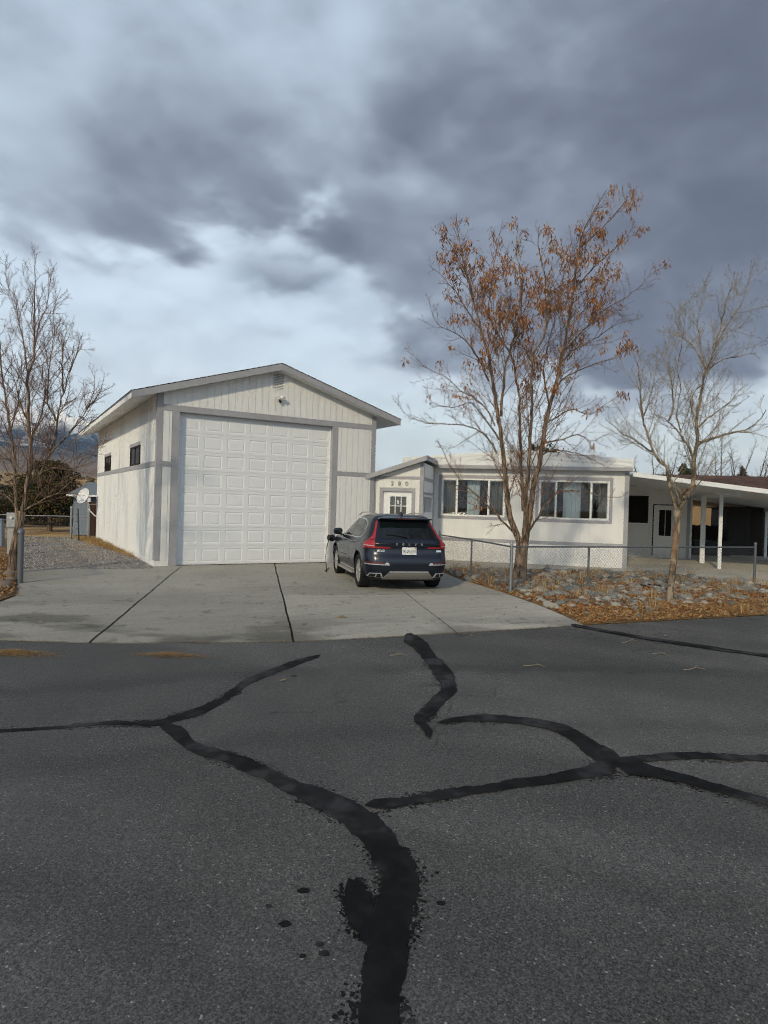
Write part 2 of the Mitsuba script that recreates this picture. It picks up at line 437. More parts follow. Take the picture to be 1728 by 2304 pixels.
SEALANT=[[(-6.30,3.83,-6.39,3.88),(-4.07,4.72,-4.15,4.80),(-2.93,5.06,-2.99,5.16),(-2.55,5.17,-2.61,5.27),(-2.17,5.30,-2.22,5.41),(-1.79,5.30,-1.86,5.48),(-1.64,5.46,-1.73,5.66),(-1.48,5.72,-1.56,5.93),(-1.37,6.16,-1.46,6.38),(-1.29,6.60,-1.37,6.85),(-1.09,7.11,-1.16,7.37),(-0.89,7.51,-0.95,7.76),(-0.70,7.95,-0.72,8.08)],
[(-1.79,5.32,-1.82,5.47),(-1.52,4.98,-1.54,5.27),(-1.34,4.77,-1.37,5.02),(-1.04,4.58,-1.06,4.80),(-0.81,4.39,-0.81,4.62),(-0.59,4.18,-0.58,4.42),(-0.37,3.97,-0.34,4.25),(-0.17,3.77,-0.10,4.05),(-0.05,3.57,0.07,3.82),(0.01,3.40,0.16,3.60),(0.04,3.26,0.23,3.38),(0.05,3.14,0.23,3.14),(0.03,2.97,0.21,2.91),(-0.01,2.82,0.17,2.75),(-0.04,2.66,0.16,2.62),(-0.05,2.50,0.14,2.48),(-0.06,2.34,0.12,2.32),(-0.07,2.16,0.10,2.15),(-0.07,1.96,0.09,1.95)],
[(-0.15,3.20,-0.08,3.25),(-0.14,3.07,-0.03,3.15),(-0.10,2.91,0.02,3.03),(-0.04,2.77,0.09,2.92),(0.00,2.66,0.15,2.80)],
[(-0.05,3.93,-0.06,4.10),(0.06,3.97,0.05,4.13),(0.26,4.06,0.26,4.20),(0.57,4.17,0.58,4.34),(0.89,4.29,0.91,4.48),(1.22,4.41,1.26,4.59),(1.51,4.52,1.57,4.76),(1.72,4.58,1.83,4.99)],
[(1.69,4.66,1.77,4.94),(2.02,4.84,2.09,5.02),(2.40,4.92,2.48,5.09),(2.68,4.91,2.77,5.09),(2.96,4.92,3.06,5.09),(3.44,4.90,3.56,5.07),(5.39,5.10,5.59,5.29),(8.63,5.08,8.90,5.25)],
[(1.71,4.63,1.86,4.98),(1.97,4.57,2.07,4.77),(2.17,4.45,2.26,4.60),(2.34,4.29,2.43,4.43),(2.51,4.17,2.60,4.29),(2.70,4.00,2.78,4.11),(3.34,3.64,3.43,3.73),(4.37,3.42,4.47,3.50)],
[(1.91,4.96,1.71,4.61),(1.77,5.24,1.61,4.94),(1.67,5.59,1.54,5.31),(1.54,5.75,1.46,5.51),(1.26,5.84,1.21,5.62),(0.97,5.87,0.94,5.66),(0.71,5.78,0.70,5.63),(0.51,5.62,0.51,5.56)],
[(0.31,8.97,0.44,9.76),(0.46,8.52,0.60,9.11),(0.55,7.84,0.71,8.31),(0.62,7.29,0.78,7.72),(0.66,6.94,0.84,7.27),(0.67,6.76,0.82,6.65),(0.58,6.48,0.67,6.18),(0.46,6.10,0.53,5.82),(0.31,5.66,0.43,5.59),(0.38,5.33,0.47,5.47),(0.39,5.18,0.47,5.25)],
[(3.08,10.54,3.17,10.80),(3.93,9.57,4.03,9.79),(4.54,9.03,4.66,9.25),(5.12,8.61,5.25,8.81),(6.07,7.91,6.20,8.08),(8.32,6.57,8.49,6.70)]]



def ribbon(strip, z, seed):
    """A poured strip: both edges ragged, its surface a little uneven."""
    s = np.array(strip)
    r = np.random.default_rng(seed)
    ln = np.concatenate([[0], np.cumsum(np.hypot(np.diff((s[:, 0] + s[:, 2]) / 2), np.diff((s[:, 1] + s[:, 3]) / 2)))])
    t = np.linspace(0, ln[-1], max(8, int(ln[-1] / 0.008)))
    e = np.column_stack([PchipInterpolator(ln, s[:, k])(t) for k in range(4)])
    wide = np.hypot(e[:, 0] - e[:, 2], e[:, 1] - e[:, 3])
    def edge(off):
        at = lambda f, o, k: meshkit.fbm(np.column_stack([t * f, np.full(len(t), off), np.zeros(len(t))]), o, seed + k) - 0.5
        m = 0.42 * wide * at(3.4, 4, 0) + 0.030 * at(17, 4, 9) + 0.018 * at(70, 3, 21) - 0.012
        return 2 * m / wide
    a, b = edge(3.3), edge(47.1)
    taper = np.clip(np.minimum(t, t[-1] - t) / 0.10, 0.03, 1) ** 0.6
    cols = 7
    P = np.zeros((len(t), cols, 3))
    for j in range(cols):
        f = j / (cols - 1)
        g = 0.5 + (f - 0.5) * taper * (1 + np.where(f < 0.5, a, b))
        P[:, j, 0] = e[:, 0] + (e[:, 2] - e[:, 0]) * g
        P[:, j, 1] = e[:, 1] + (e[:, 3] - e[:, 1]) * g
        rise = (1 - (2 * f - 1) ** 2)
        P[:, j, 2] = z + 0.003 * rise * meshkit.fbm(np.column_stack([P[:, j, :2] * 14, np.zeros(len(t))]), 3, seed) * 2
    i, j = np.meshgrid(np.arange(len(t) - 1), np.arange(cols - 1), indexing='ij')
    i, j = i.ravel(), j.ravel()
    q = np.stack([i * cols + j, i * cols + j + 1, (i + 1) * cols + j + 1, (i + 1) * cols + j], 1)
    return P.reshape(-1, 3), np.vstack([q[:, [0, 1, 2]], q[:, [0, 2, 3]]])


CRUMBS = []
for n, s in enumerate(SEALANT):
    q = np.array(s); CRUMBS += [np.column_stack([np.repeat(q[:-1, k], 150) * (1 - u_) + np.repeat(q[1:, k], 150) * u_ for k in range(4)]) for u_ in [rng.random((len(q) - 1) * 150)]]
    put('crack_sealant', ribbon(s, 0.004 + 0.0011 * n, n), 'sealant_mat', 'road', smooth=True)
cq = np.vstack(CRUMBS)
cs_ = rng.integers(0, 2, len(cq)) == 0
away = rng.exponential(0.11, len(cq))[:, None] + 0.42
ctr, half = (cq[:, :2] + cq[:, 2:]) / 2, (cq[:, :2] - cq[:, 2:])
cxy = ctr + np.where(cs_[:, None], 1, -1) * half * away
ok_ = (meshkit.fbm(np.column_stack([cxy * 3.0, np.zeros(len(cxy))]), 3, 61) > 0.52) & (cxy[:, 1] < 9.0) & (np.hypot(*half.T) > 0.09)
cxy = cxy[ok_]; csz = 0.0025 + rng.exponential(0.0026, len(cxy)).clip(0, .010)
hexa = (np.array([(math.cos(a) * (1.5 if k % 2 else .8), math.sin(a), 0) for k, a in enumerate(np.linspace(0, 2 * np.pi, 7)[:-1])] + [(0, 0, 0.25)]), np.array([(k, (k + 1) % 6, 6) for k in range(6)]))
put('sealant_crumbs', copies(hexa, rot_many(rng, len(cxy), 0.0), csz[:, None], np.column_stack([cxy, np.full(len(cxy), 0.0012)]))[0], 'sealant_mat', 'road', kind='stuff')
for x, y, r in ((-0.321, 3.117, 0.022), (-0.472, 2.992, 0.011), (-0.375, 2.864, 0.02), (-0.212, 2.739, 0.012), (-0.187, 2.684, 0.016), (-0.275, 2.663, 0.01), (-0.9, 7.0, 0.02), (0.33, 3.05, 0.014)):
    a = np.linspace(0, 2 * np.pi, 13)[:-1]
    k = r * (1 + 0.45 * (rng.random(12) - 0.5))
    put('sealant_drop', flat(Polygon(np.column_stack([x + k * np.cos(a) * 1.35, y + k * np.sin(a)])), 0.0, 0.005), 'sealant_mat', 'road')

drive_poly = Polygon([(-9.9, 9.07), (-8, 8.604), (-4.84, 8.314), (-3.58, 8.284), (-1.13, 8.714), (1.15, 9.669), (3.21, 10.614), (3.34, 10.69), (3.24, 11.6), (3.11, 12.59), (2.94, 13.41), (2.76, 14.3),
                      (2.34, 15.88), (2.07, 16.76), (1.8, 18.3), (1.5, 19.6), (1.28, 20.95), (-0.4, 21.35), (-0.33, 21.27), (-6.2, 17.86), (-6.03, 17.2), (-8.92, 16.18), (-7.62, 13.75), (-6.66, 12.05), (-6.5, 11.2), (-7.6, 10.6), (-9.4, 10.2)])


def ext(a, b, k0, k1):
    a, b = np.array(a), np.array(b)
    return [tuple(a + (b - a) * k0), tuple(a + (b - a) * k1)]


lines = [(ext((-5.417, 17.487), (-3.661, 8.265), -0.05, 1.05), 0.017), (ext((-3.246, 19.83), (-1.129, 8.709), -0.05, 1.05), 0.017), (ext((0.536, 13.941), (1.147, 9.665), -1.2, 1.05), 0.013),
         (ext((-7.6, 13.965), (-0.847, 15.702), -0.5, 1.9), 0.008), (ext((-4.437, 12.452), (1.328, 13.769), -0.9, 1.7), 0.006)]
cut = drive_poly
for pts, w in lines:
    p = np.array(pts); t = np.linspace(0, 1, 60)
    q = p[0] + (p[1] - p[0]) * t[:, None]
    q += (meshkit.fbm(np.column_stack([q * 1.7, np.zeros(60)]), 3, 4)[:, None] - 0.5) * 0.035
    cut = cut.difference(LineString(q).buffer(w, cap_style='flat'))
put('driveway', flat(drive_poly.buffer(-0.02), -0.10, 0.001), 'joint_dark', kind='structure')
for g in sorted(cut.geoms, key=lambda g: -g.area):
    if g.area > 0.3:
        c = g.representative_point()
        pale = c.y < 13.5 and c.x > -2.2
        put('slab', flat(g, -0.09, 0.012 + 0.003 * rng.random()), 'concrete_pale_mat' if pale else 'concrete_mat', 'driveway')

patio_poly = Polygon([(1.3, 20.95), (1.5, 19.6), (1.84, 19.5), (2.68, 19.72), (4.34, 19.95), (6.0, 20.03), (7.98, 19.9), (9.3, 18.9), (9.93, 17.8), (10.2, 17.2), (13.5, 17.9), (20, 21), (24, 31), (12, 36), (6, 30), (2, 24)])
put('patio', flat(patio_poly, -0.1, 0.004), 'patio_mat', kind='structure')

# ---- stone bed along the fence
bed_poly = Polygon([(3.36, 10.70), (5.2, 11.47), (7.31, 12.35), (11, 14.32), (15, 16.95), (13.5, 17.88), (10.2, 17.18), (9.93, 17.78), (9.3, 18.88), (7.98, 19.88), (6.0, 20.01), (4.34, 19.93), (2.68, 19.7), (1.86, 19.45),
                    (1.83, 18.3), (2.1, 16.76), (2.37, 15.88), (2.79, 14.3), (2.97, 13.41), (3.14, 12.59), (3.27, 11.6)])


def bed_height(x, y):
    p = np.column_stack([x, y])
    e = shapely.distance(shapely.points(p), bed_poly.exterior)
    return 0.008 + np.clip(e / 0.7, 0, 1) * (0.03 + 0.10 * meshkit.fbm(np.column_stack([p * 0.9, np.zeros(len(p))]), 3, 8))


pt, tri = fill(bed_poly, 0.16)
put('stone_bed', (np.column_stack([pt, bed_height(pt[:, 0], pt[:, 1])]), tri), 'bed_mat', kind='structure', smooth=True)

STONES = []
for v in range(6):
    m = trimesh.creation.icosphere(subdivisions=1)
    p = np.array(m.vertices)
    p *= (1 + 0.45 * (meshkit.noise(p * 1.3 + 10 * v, v)[:, None] - 0.5))
    p *= [1.0, 0.78, 0.52]
    STONES.append((p, np.array(m.faces)))
STONE_TONES = [(0.165, 0.170, 0.152), (0.215, 0.215, 0.195), (0.115, 0.125, 0.118), (0.32, 0.30, 0.255), (0.27, 0.195, 0.135), (0.18, 0.145, 0.115)]
for i, c in enumerate(STONE_TONES):
    def stone(p, n, uv, c=c):
        a = fbm(p.x * 22, p.y * 22, p.z * 22, 3)
        return mi.Color3f(*c) * (0.6 + 0.8 * a)
    principled(f'stone_mat_{i}', proc(stone) if i < 2 else c, 0.8, 0.25)
n_all = 4200
xy = scatter_in(bed_poly.buffer(-0.06), n_all * 3, rng)
d_edge = shapely.distance(shapely.points(xy), LineString(EDGE))
want = meshkit.fbm(np.column_stack([xy * 0.8, np.zeros(len(xy))]), 3, 3) + np.clip((d_edge - 0.75) / 2.4, -0.40, 0.36)
xy = xy[want + rng.normal(0, 0.07, len(xy)) > 0.615][:n_all]
size = rng.lognormal(math.log(0.052), 0.40, len(xy)).clip(0.024, 0.14)
apparent = size / xy[:, 1]
keep = np.argsort(-apparent)
rots = rot_many(rng, len(xy), 0.35)
zz = bed_height(xy[:, 0], xy[:, 1]) + size * 0.18
tone = rng.choice(6, len(xy), p=[.27, .22, .18, .14, .11, .08])
for k in keep[:298]:
    v, f = STONES[k % 6]
    v = v @ rots[k].T * size[k] + [xy[k, 0], xy[k, 1], zz[k]]
    put('river_stone', (v, f), f'stone_mat_{tone[k]}', smooth=True, label='rounded river stone lying among brown leaves in the bed along the chain link fence', cat='stone', group='river stones in the bed along the fence')
rest = keep[298:]
parts, cols = [], []
for v in range(6):
    s = rest[rest % 6 == v]
    col = np.array(STONE_TONES)[tone[s]] * rng.uniform(0.75, 1.25, (len(s), 1))
    m, c = copies(STONES[v], rots[s], size[s][:, None], np.column_stack([xy[s], zz[s]]), col)
    parts.append(m); cols.append(c)
put('small_river_stones', join(parts), 'tone_mat', color=np.vstack(cols), smooth=True, kind='stuff', label='smaller rounded river stones filling the bed behind the chain link fence', cat='stones')
for x, y, s, lab, mt in ((3.50, 14.25, 0.16, 'large pale grey stone at the foot of the corner fence post', 3), (6.12, 12.95, 0.11, 'cream coloured stone lying just right of the foot of the bare tree', 3)):
    v, f = STONES[2]
    put('pale_stone', (v * s + [x, y, bed_height(np.array([x]), np.array([y]))[0] + s * 0.25], f), f'stone_mat_{mt}', smooth=True, label=lab, cat='stone')

# ---- leaf litter and straw
LEAF = (np.array([(-0.5, 0, 0.10), (-0.1, 0.22, 0.0), (0.5, 0, 0.14), (-0.1, -0.22, 0.03)]) * [1, 1, 1.0], np.array([(0, 2, 1), (0, 3, 2)]))
BLADE = (np.array([(-0.5, -0.02, 0), (0.0, 0.02, 0.10), (0.5, -0.01, 0.02), (0.0, -0.035, 0.08)]), np.array([(0, 3, 1), (3, 2, 1)]))
LEAF_TONES = np.array([(0.29, 0.125, 0.042), (0.21, 0.088, 0.035), (0.36, 0.19, 0.07), (0.14, 0.066, 0.032), (0.37, 0.26, 0.13)])
STRAW_TONES = np.array([(0.40, 0.27, 0.11), (0.32, 0.18, 0.065), (0.48, 0.36, 0.18), (0.25, 0.13, 0.05)])


def litter(name, poly, n, base, tones, s0, s1, zfun, seed, label, tilt=0.5, weight=None, cat='leaves'):
    r = np.random.default_rng(seed)
    p = scatter_in(poly, n, r)
    if weight is not None: p = p[r.random(len(p)) < weight(p)]
    s = r.uniform(s0, s1, len(p))
    col = tones[r.integers(0, len(tones), len(p))] * r.uniform(0.7, 1.25, (len(p), 1))
    m, c = copies(base, rot_many(r, len(p), tilt), s[:, None], np.column_stack([p, zfun(p) + s * 0.12]), col)
    put(name, m, 'tone_mat', color=c, kind='stuff', label=label, cat=cat)


bz = lambda p: bed_height(p[:, 0], p[:, 1])
patchy = lambda p: np.clip(1.8 * meshkit.fbm(np.column_stack([p * 1.1, np.zeros(len(p))]), 3, 21) - 0.30, 0.05, 1)
litter('leaf_litter', bed_poly, 56000, LEAF, LEAF_TONES, 0.03, 0.095, lambda p: bz(p) + 0.016, 5, 'orange brown fallen leaves strewn over the stone bed', weight=patchy)
verge = Polygon([(3.3, 10.72), (5.2, 11.5), (7.31, 12.38), (11, 14.35), (15, 16.95), (14, 17.4), (10.6, 15.2), (7.2, 13.4), (5.0, 12.5), (3.5, 11.9)])
litter('dry_grass', verge, 15000, BLADE, STRAW_TONES, 0.05, 0.16, bz, 6, 'straw coloured dead grass along the edge of the asphalt', 0.35, cat='grass')
litter('road_edge_crumbs', Polygon([(3.4, 10.5), (7.3, 12.15), (11, 14.1), (11, 14.3), (7.31, 12.34), (3.36, 10.7)]), 900, BLADE, STRAW_TONES, 0.02, 0.07, lambda p: np.full(len(p), 0.003), 7, 'scattered straw and crumbs on the rim of the asphalt', 0.2, cat='straw')


joint_ = LineString(EDGE[3:12])
litter('joint_debris', joint_.buffer(0.035), 1500, LEAF, LEAF_TONES * 0.6, 0.006, 0.035, lambda p: np.full(len(p), 0.006), 15, 'crumbs of dirt and leaf packed along the joint between driveway and asphalt', 0.3, cat='debris')
litter('blown_leaves', drive_poly.buffer(-0.2), 150, LEAF, LEAF_TONES, 0.03, 0.07, lambda p: np.full(len(p), 0.016), 16, 'few stray leaves blown over the concrete driveway', 0.25)


def tufts(name, spots, seed, label, h=0.22, tones=STRAW_TONES, per=60, spread=0.10):
    r = np.random.default_rng(seed)
    vs, fs, cs, n = [], [], [], 0
    for x, y, z in spots:
        for _ in range(per):
            a = r.uniform(0, 2 * np.pi); l = h * r.uniform(0.5, 1.15); o = r.normal(0, spread, 2)
            lean = np.array([math.cos(a), math.sin(a)]) * l * r.uniform(0.1, 0.8); w = np.array([-math.sin(a), math.cos(a)]) * 0.004
            b = np.array([x + o[0], y + o[1]])
            P = [(*(b - w), z), (*(b + w), z), (*(b + lean * 0.45 + w * 0.8), z + l * 0.7), (*(b + lean * 0.45 - w * 0.8), z + l * 0.7), (*(b + lean), z + l * 0.92)]
            vs += P; fs += [(n, n + 1, n + 2), (n, n + 2, n + 3), (n + 3, n + 2, n + 4)]; n += 5
            cs += [tones[r.integers(len(tones))] * r.uniform(0.7, 1.2)] * 5
    put(name, (np.array(vs), np.array(fs)), 'tone_mat', color=np.array(cs), kind='stuff', label=label, cat='grass')


r0 = np.random.default_rng(31)
sp = scatter_in(bed_poly.buffer(-0.1), 60, r0)
tufts('dry_tufts', [(x, y, bed_height(np.array([x]), np.array([y]))[0]) for x, y in sp] + [(3.75, 15.2, .08), (4.0, 15.4, .08), (2.6, 15.6, .05), (9.9, 17.3, .05), (9.2, 17.0, .07)], 32, 'tufts of dead yellow grass among the stones', 0.26, per=34)

# ---- left of the drive: gravel yard, bare earth
gravel_poly = Polygon([(-6.03, 17.21), (-6.21, 17.87), (-12.7, 29.0), (-17, 29.6), (-14.6, 26), (-8.95, 16.2)])
put('gravel_yard', flat(gravel_poly, -0.05, 0.002), 'gravel_mat', kind='structure')
near = Polygon([(-6.05, 17.2), (-6.3, 18.0), (-9.0, 22.6), (-12.1, 22.2), (-8.97, 16.2)])
r1 = np.random.default_rng(41)
pg = np.vstack([scatter_in(near, 11000, r1), scatter_in(gravel_poly.difference(near), 5000, r1)])
oct_v = np.array([(1, 0, 0), (-1, 0, 0), (0, .8, 0), (0, -.8, 0), (0, 0, .6), (0, 0, -.6)], float)
oct_f = np.array([(0, 2, 4), (2, 1, 4), (1, 3, 4), (3, 0, 4), (2, 0, 5), (1, 2, 5), (3, 1, 5), (0, 3, 5)])
gs = r1.lognormal(math.log(0.020), 0.3, len(pg))
gcol = np.array([(0.30, 0.29, 0.28), (0.19, 0.195, 0.21), (0.42, 0.41, 0.40), (0.14, 0.13, 0.13), (0.27, 0.22, 0.17)])[r1.integers(0, 5, len(pg))] * r1.uniform(0.8, 1.2, (len(pg), 1))
m, c = copies((oct_v, oct_f), rot_many(r1, len(pg), 0.6), gs[:, None], np.column_stack([pg, gs * 0.3]), gcol)
put('gravel', m, 'tone_mat', color=c, kind='stuff', label='grey crushed gravel covering the yard beside the garage', cat='gravel')
side_strip = Polygon([tuple((GAR[0] @ np.array([x, y, 0]) + GAR[1])[:2]) for x, y in ((-0.02, 1.5), (-0.02, 12.6), (-0.9, 12.9), (-0.55, 9), (-0.25, 5))])
litter('dead_weeds', side_strip, 5200, BLADE, STRAW_TONES, 0.06, 0.2, lambda p: np.full(len(p), 0.02), 9, 'dead yellow weeds along the foot of the garage side wall', 0.7, cat='weeds')
sp = scatter_in(side_strip, 46, r0)
tufts('weed_tufts', [(x, y, 0.0) for x, y in sp], 33, 'dry weed tufts at the far corner of the garage', 0.2, per=40)
left_poly = Polygon([(-6.62, 11.3), (-6.75, 12.05), (-7.66, 13.7), (-8.97, 16.16), (-14.6, 26), (-22, 30), (-20, 16), (-9.8, 10.25), (-7.6, 10.65)])
pt, tri = fill(left_poly, 0.3)
lz = 0.004 + np.clip(shapely.distance(shapely.points(pt), left_poly.exterior) / 0.8, 0, 1) * (0.05 + 0.12 * meshkit.fbm(np.column_stack([pt * 0.8, np.zeros(len(pt))]), 3, 14))
put('bare_earth', (np.column_stack([pt, lz]), tri), 'bed_mat', kind='structure', smooth=True)
nearleft = Polygon([(-6.62, 11.3), (-6.75, 12.05), (-7.66, 13.7), (-10.5, 19), (-14, 19), (-9.8, 10.25), (-7.6, 10.65)])
lz2 = lambda p: 0.06 + 0.12 * meshkit.fbm(np.column_stack([p * 0.8, np.zeros(len(p))]), 3, 14) * np.clip(shapely.distance(shapely.points(p), left_poly.exterior) / 0.8, 0, 1)
litter('earth_litter', nearleft, 8000, LEAF, LEAF_TONES, 0.03, 0.09, lz2, 10, 'brown leaves and straw on the bare earth left of the driveway')
for k, (x, y, s) in enumerate(((-7.35, 12.75, .17), (-7.9, 13.2, .2), (-7.15, 12.1, .10), (-8.1, 12.4, .13), (-8.6, 13.6, .15), (-7.7, 13.6, .13), (-8.9, 14.4, .12), (-6.95, 11.7, .06), (-8.3, 14.6, .15))):
    v, f = STONES[k % 6]
    put('field_stone', (v @ rot_many(r1, 1, 0.3)[0].T * s + [x, y, 0.06 + s * 0.2], f), f'stone_mat_{(5, 4, 5, 2, 4, 5, 3, 3, 5)[k]}', smooth=True, label='brown field stone on the bare earth by the thick grey post', cat='stone', group='field stones left of the driveway')

# ---- things dropped on the asphalt
def needles(name, x, y, rx, ry, n, seed, label):
    r = np.random.default_rng(seed)
    p = np.column_stack([r.normal(0, 0.5, n) * rx, r.normal(0, 0.45, n) * ry])
    s = r.uniform(0.02, 0.07, n)
    h = 0.05 * np.exp(-(p[:, 0] / rx) ** 2 * 2 - (p[:, 1] / ry) ** 2 * 2) * r.random(n)
    col = np.array([(0.30, 0.17, 0.06), (0.20, 0.11, 0.045), (0.38, 0.26, 0.11)])[r.integers(0, 3, n)] * r.uniform(0.7, 1.2, (n, 1))
    m, c = copies(BLADE, rot_many(r, n, 0.3), s[:, None], np.column_stack([p + [x, y], 0.006 + h]), col)
    put(name, m, 'tone_mat', color=c, kind='stuff', label=label, cat='debris')


needles('needle_pile', -4.25, 7.6, 0.42, 0.16, 2600, 51, 'brown pile of dead needles on the asphalt at the left edge')
needles('needle_pile', -2.45, 7.72, 0.40, 0.10, 1500, 52, 'thin streak of tan needles on the asphalt below the drive')
needles('needle_pile', -0.62, 10.65, 0.11, 0.06, 260, 53, 'small tan clump on the pale driveway slab')
needles('needle_pile', -1.35, 11.7, 0.16, 0.14, 160, 54, 'sparse leaf crumbs beside the middle driveway joint')
for x, y, l, a, lab in ((3.61, 9.39, .34, .5, 'forked bent twig on the asphalt below the stone bed'), (3.8, 7.83, .30, .15, 'pale curved twig on the asphalt at the right'), (1.86, 7.75, .26, -.1, 'thin straight twig on the asphalt right of the sealed crack'),
                        (3.72, 8.6, .2, -.4, 'short pale straw on the asphalt above the curved twig'), (0.25, 8.1, .22, -.05, 'pale twig on the asphalt just below the driveway edge')):
    t = np.linspace(-.5, .5, 9)
    c = np.column_stack([x + l * t * math.cos(a) - 0.1 * l * np.sin(t * 6) * math.sin(a), y + l * t * math.sin(a) + 0.12 * l * np.sin(t * 6), 0.012 + 0.012 * np.cos(t * 5)])
    tr = np.random.default_rng(int(abs(x * 100)))
    c[1:-1, :2] += tr.normal(0, 0.012, (7, 2)); i_ = int(tr.integers(2, 7)); g_ = tr.uniform(-0.09, 0.09, 2)
    b = np.array([c[i_], c[i_] + [*(g_ * .6), 0.012], c[i_] + [*(g_ + [0.03, 0]), 0.006]])
    put('twig', tubes([(c, np.linspace(0.0055, 0.0025, 9)), (b, 0.0025)], 5), 'twig_pale_mat', label=lab, cat='twig')
for x, y, a, lab in ((-0.985, 6.78, 0.6, 'single tan leaf lying near the end of the left crack'), (1.35, 9.45, 2.0, 'yellow leaf on the asphalt at the driveway edge'), (4.35, 9.9, 1.2, 'reddish leaf on the asphalt at the far right')):
    t = np.array([(-.5, 0, .1), (-.2, .2, 0), (0, .12, .08), (.15, .28, .02), (.5, 0, .14), (.1, -.25, .03), (-.1, -.12, .08), (-.3, -.2, .0)]) * 0.085
    R, _ = frame((0, 0, 0), math.degrees(a))
    put('fallen_leaf', (t @ R.T + [x, y, 0.012], np.array([(0, 1, 7), (1, 2, 6), (1, 6, 7), (2, 3, 4), (2, 4, 6), (4, 5, 6)])), 'tan_wood', label=lab, cat='leaf')
r = np.random.default_rng(77)
gp = np.column_stack([r.uniform(-6, 8, 420), 2.0 + 9 * r.random(420) ** 1.4])
gp = gp[[road_poly.buffer(-0.2).contains(Point(*q)) for q in gp]]
gsz = r.uniform(0.0015, 0.004, len(gp))
m, c = copies((oct_v, oct_f), rot_many(r, len(gp), 0.6), gsz[:, None], np.column_stack([gp, gsz * 0.4 + 0.002]), np.array([(0.42, 0.41, 0.38), (0.5, 0.42, 0.26), (0.3, 0.3, 0.3)])[r.integers(0, 3, len(gp))])
put('grit', m, 'tone_mat', color=c, kind='stuff', label='loose pale grit scattered over the asphalt', cat='grit')
t = np.linspace(0, 1, 14)
black = [np.column_stack([6.05 + 0.62 * t, 15.40 + 0.13 * t + k * 0.05 + 0.03 * np.sin(t * 9 + k), 0.13 + 0.03 * np.sin(t * 7 + 2 * k)]) for k in range(3)]
put('landscape_edging', tubes([(p, 0.022) for p in black], 5), 'black_plastic', label='crumpled black plastic edging lying among the stones', cat='edging')

# ---------------------------------------------------------------- garage
W, DEPTH, DX0, DX1, DTOP = 6.8, 12.8, 0.57, 5.28, 4.29
SLOPE, EAVE, OV, OVF = 0.305, 4.74, 0.75, 0.36
gar = thing('garage', 'tall white garage with grey trim and a large white roll up door', 'garage')


def under(x):           # underside of the roof over the front wall
    return 5.96 - 0.19 - SLOPE * abs(x - 3.4)


gable = Polygon([(0, 0.14), (0, under(0)), (3.4, under(3.4)), (W, under(W)), (W, 0.14)])
opening = sbox(DX0, -1, DX1, DTOP)
put('wall', join([slab(gable.difference(opening), 0.0, 0.16), box(0, 0.16, 0.16, DEPTH, 0.14, under(0)), box(W - 0.16, W, 0.16, DEPTH, 0.14, under(W)), slab(gable, DEPTH, DEPTH + 0.15)]), 'white_paint', gar, GAR)
put('foundation', join([box(-0.02, DX0 - 0.2, -0.02, 0.16, -0.1, 0.14), box(DX1 + 0.2, W + 0.02, -0.02, 0.16, -0.1, 0.14), box(-0.02, 0.16, 0.162, DEPTH + 0.1, -0.1, 0.14), box(W - 0.16, W + 0.02, 0.162, DEPTH + 0.1, -0.1, 0.14)]), 'white_paint', gar, GAR)
# vertical boards of the front, cut by trim
area = gable.difference(opening.buffer(0.0)).difference(sbox(DX0 - 0.2, 0, DX1 + 0.19, DTOP + 0.17)).difference(sbox(-1, DTOP, 8, DTOP + 0.17)).difference(sbox(-1, 2.75, 8, 2.9)).difference(sbox(-1, -1, 0.14, 9)).difference(sbox(W - 0.13, -1, 8, 9)).difference(sbox(3.22, 5.2, 3.64, 5.76))
for i in range(-1, 35):
    x = 0.1 + i * 0.2032
    strip = area.intersection(sbox(x + 0.007, 0.16, x + 0.1962, 9))
    for g in getattr(strip, 'geoms', [strip]):
        if g.geom_type == 'Polygon' and g.area > 0.004:
            put('siding_board', slab(g, -0.020, -0.001), 'white_paint', gar, GAR)
# closely ribbed side wall: ribs too fine to pick apart
ribs = []
for k in range(63):
    y = 0.14 + k * 0.2032
    if y + 0.2 > DEPTH: break
    holes = [(2.50, 4.22, 2.90, 3.50), (8.74, 10.38, 2.90, 3.50)]
    for z0, z1 in ((0.17, 2.745), (2.905, under(0) - 0.01)):
        segs = [(z0, z1)]
        for h in holes:
            if y + 0.2 > h[0] and y < h[1] and z0 < h[3] and z1 > h[2]: segs = [(z0, h[2]), (h[3], z1)]
        for a, b in segs:
            if b - a > 0.01: ribs.append(box(-0.014, -0.001, y + 0.004, y + 0.199, a, b))
put('side_siding', join(ribs), 'side_paint', gar, GAR, kind='stuff')
put('siding_joint', box(-0.024, -0.017, 6.55, 6.60, 0.17, under(0) - 0.02), 'side_paint', gar, GAR)
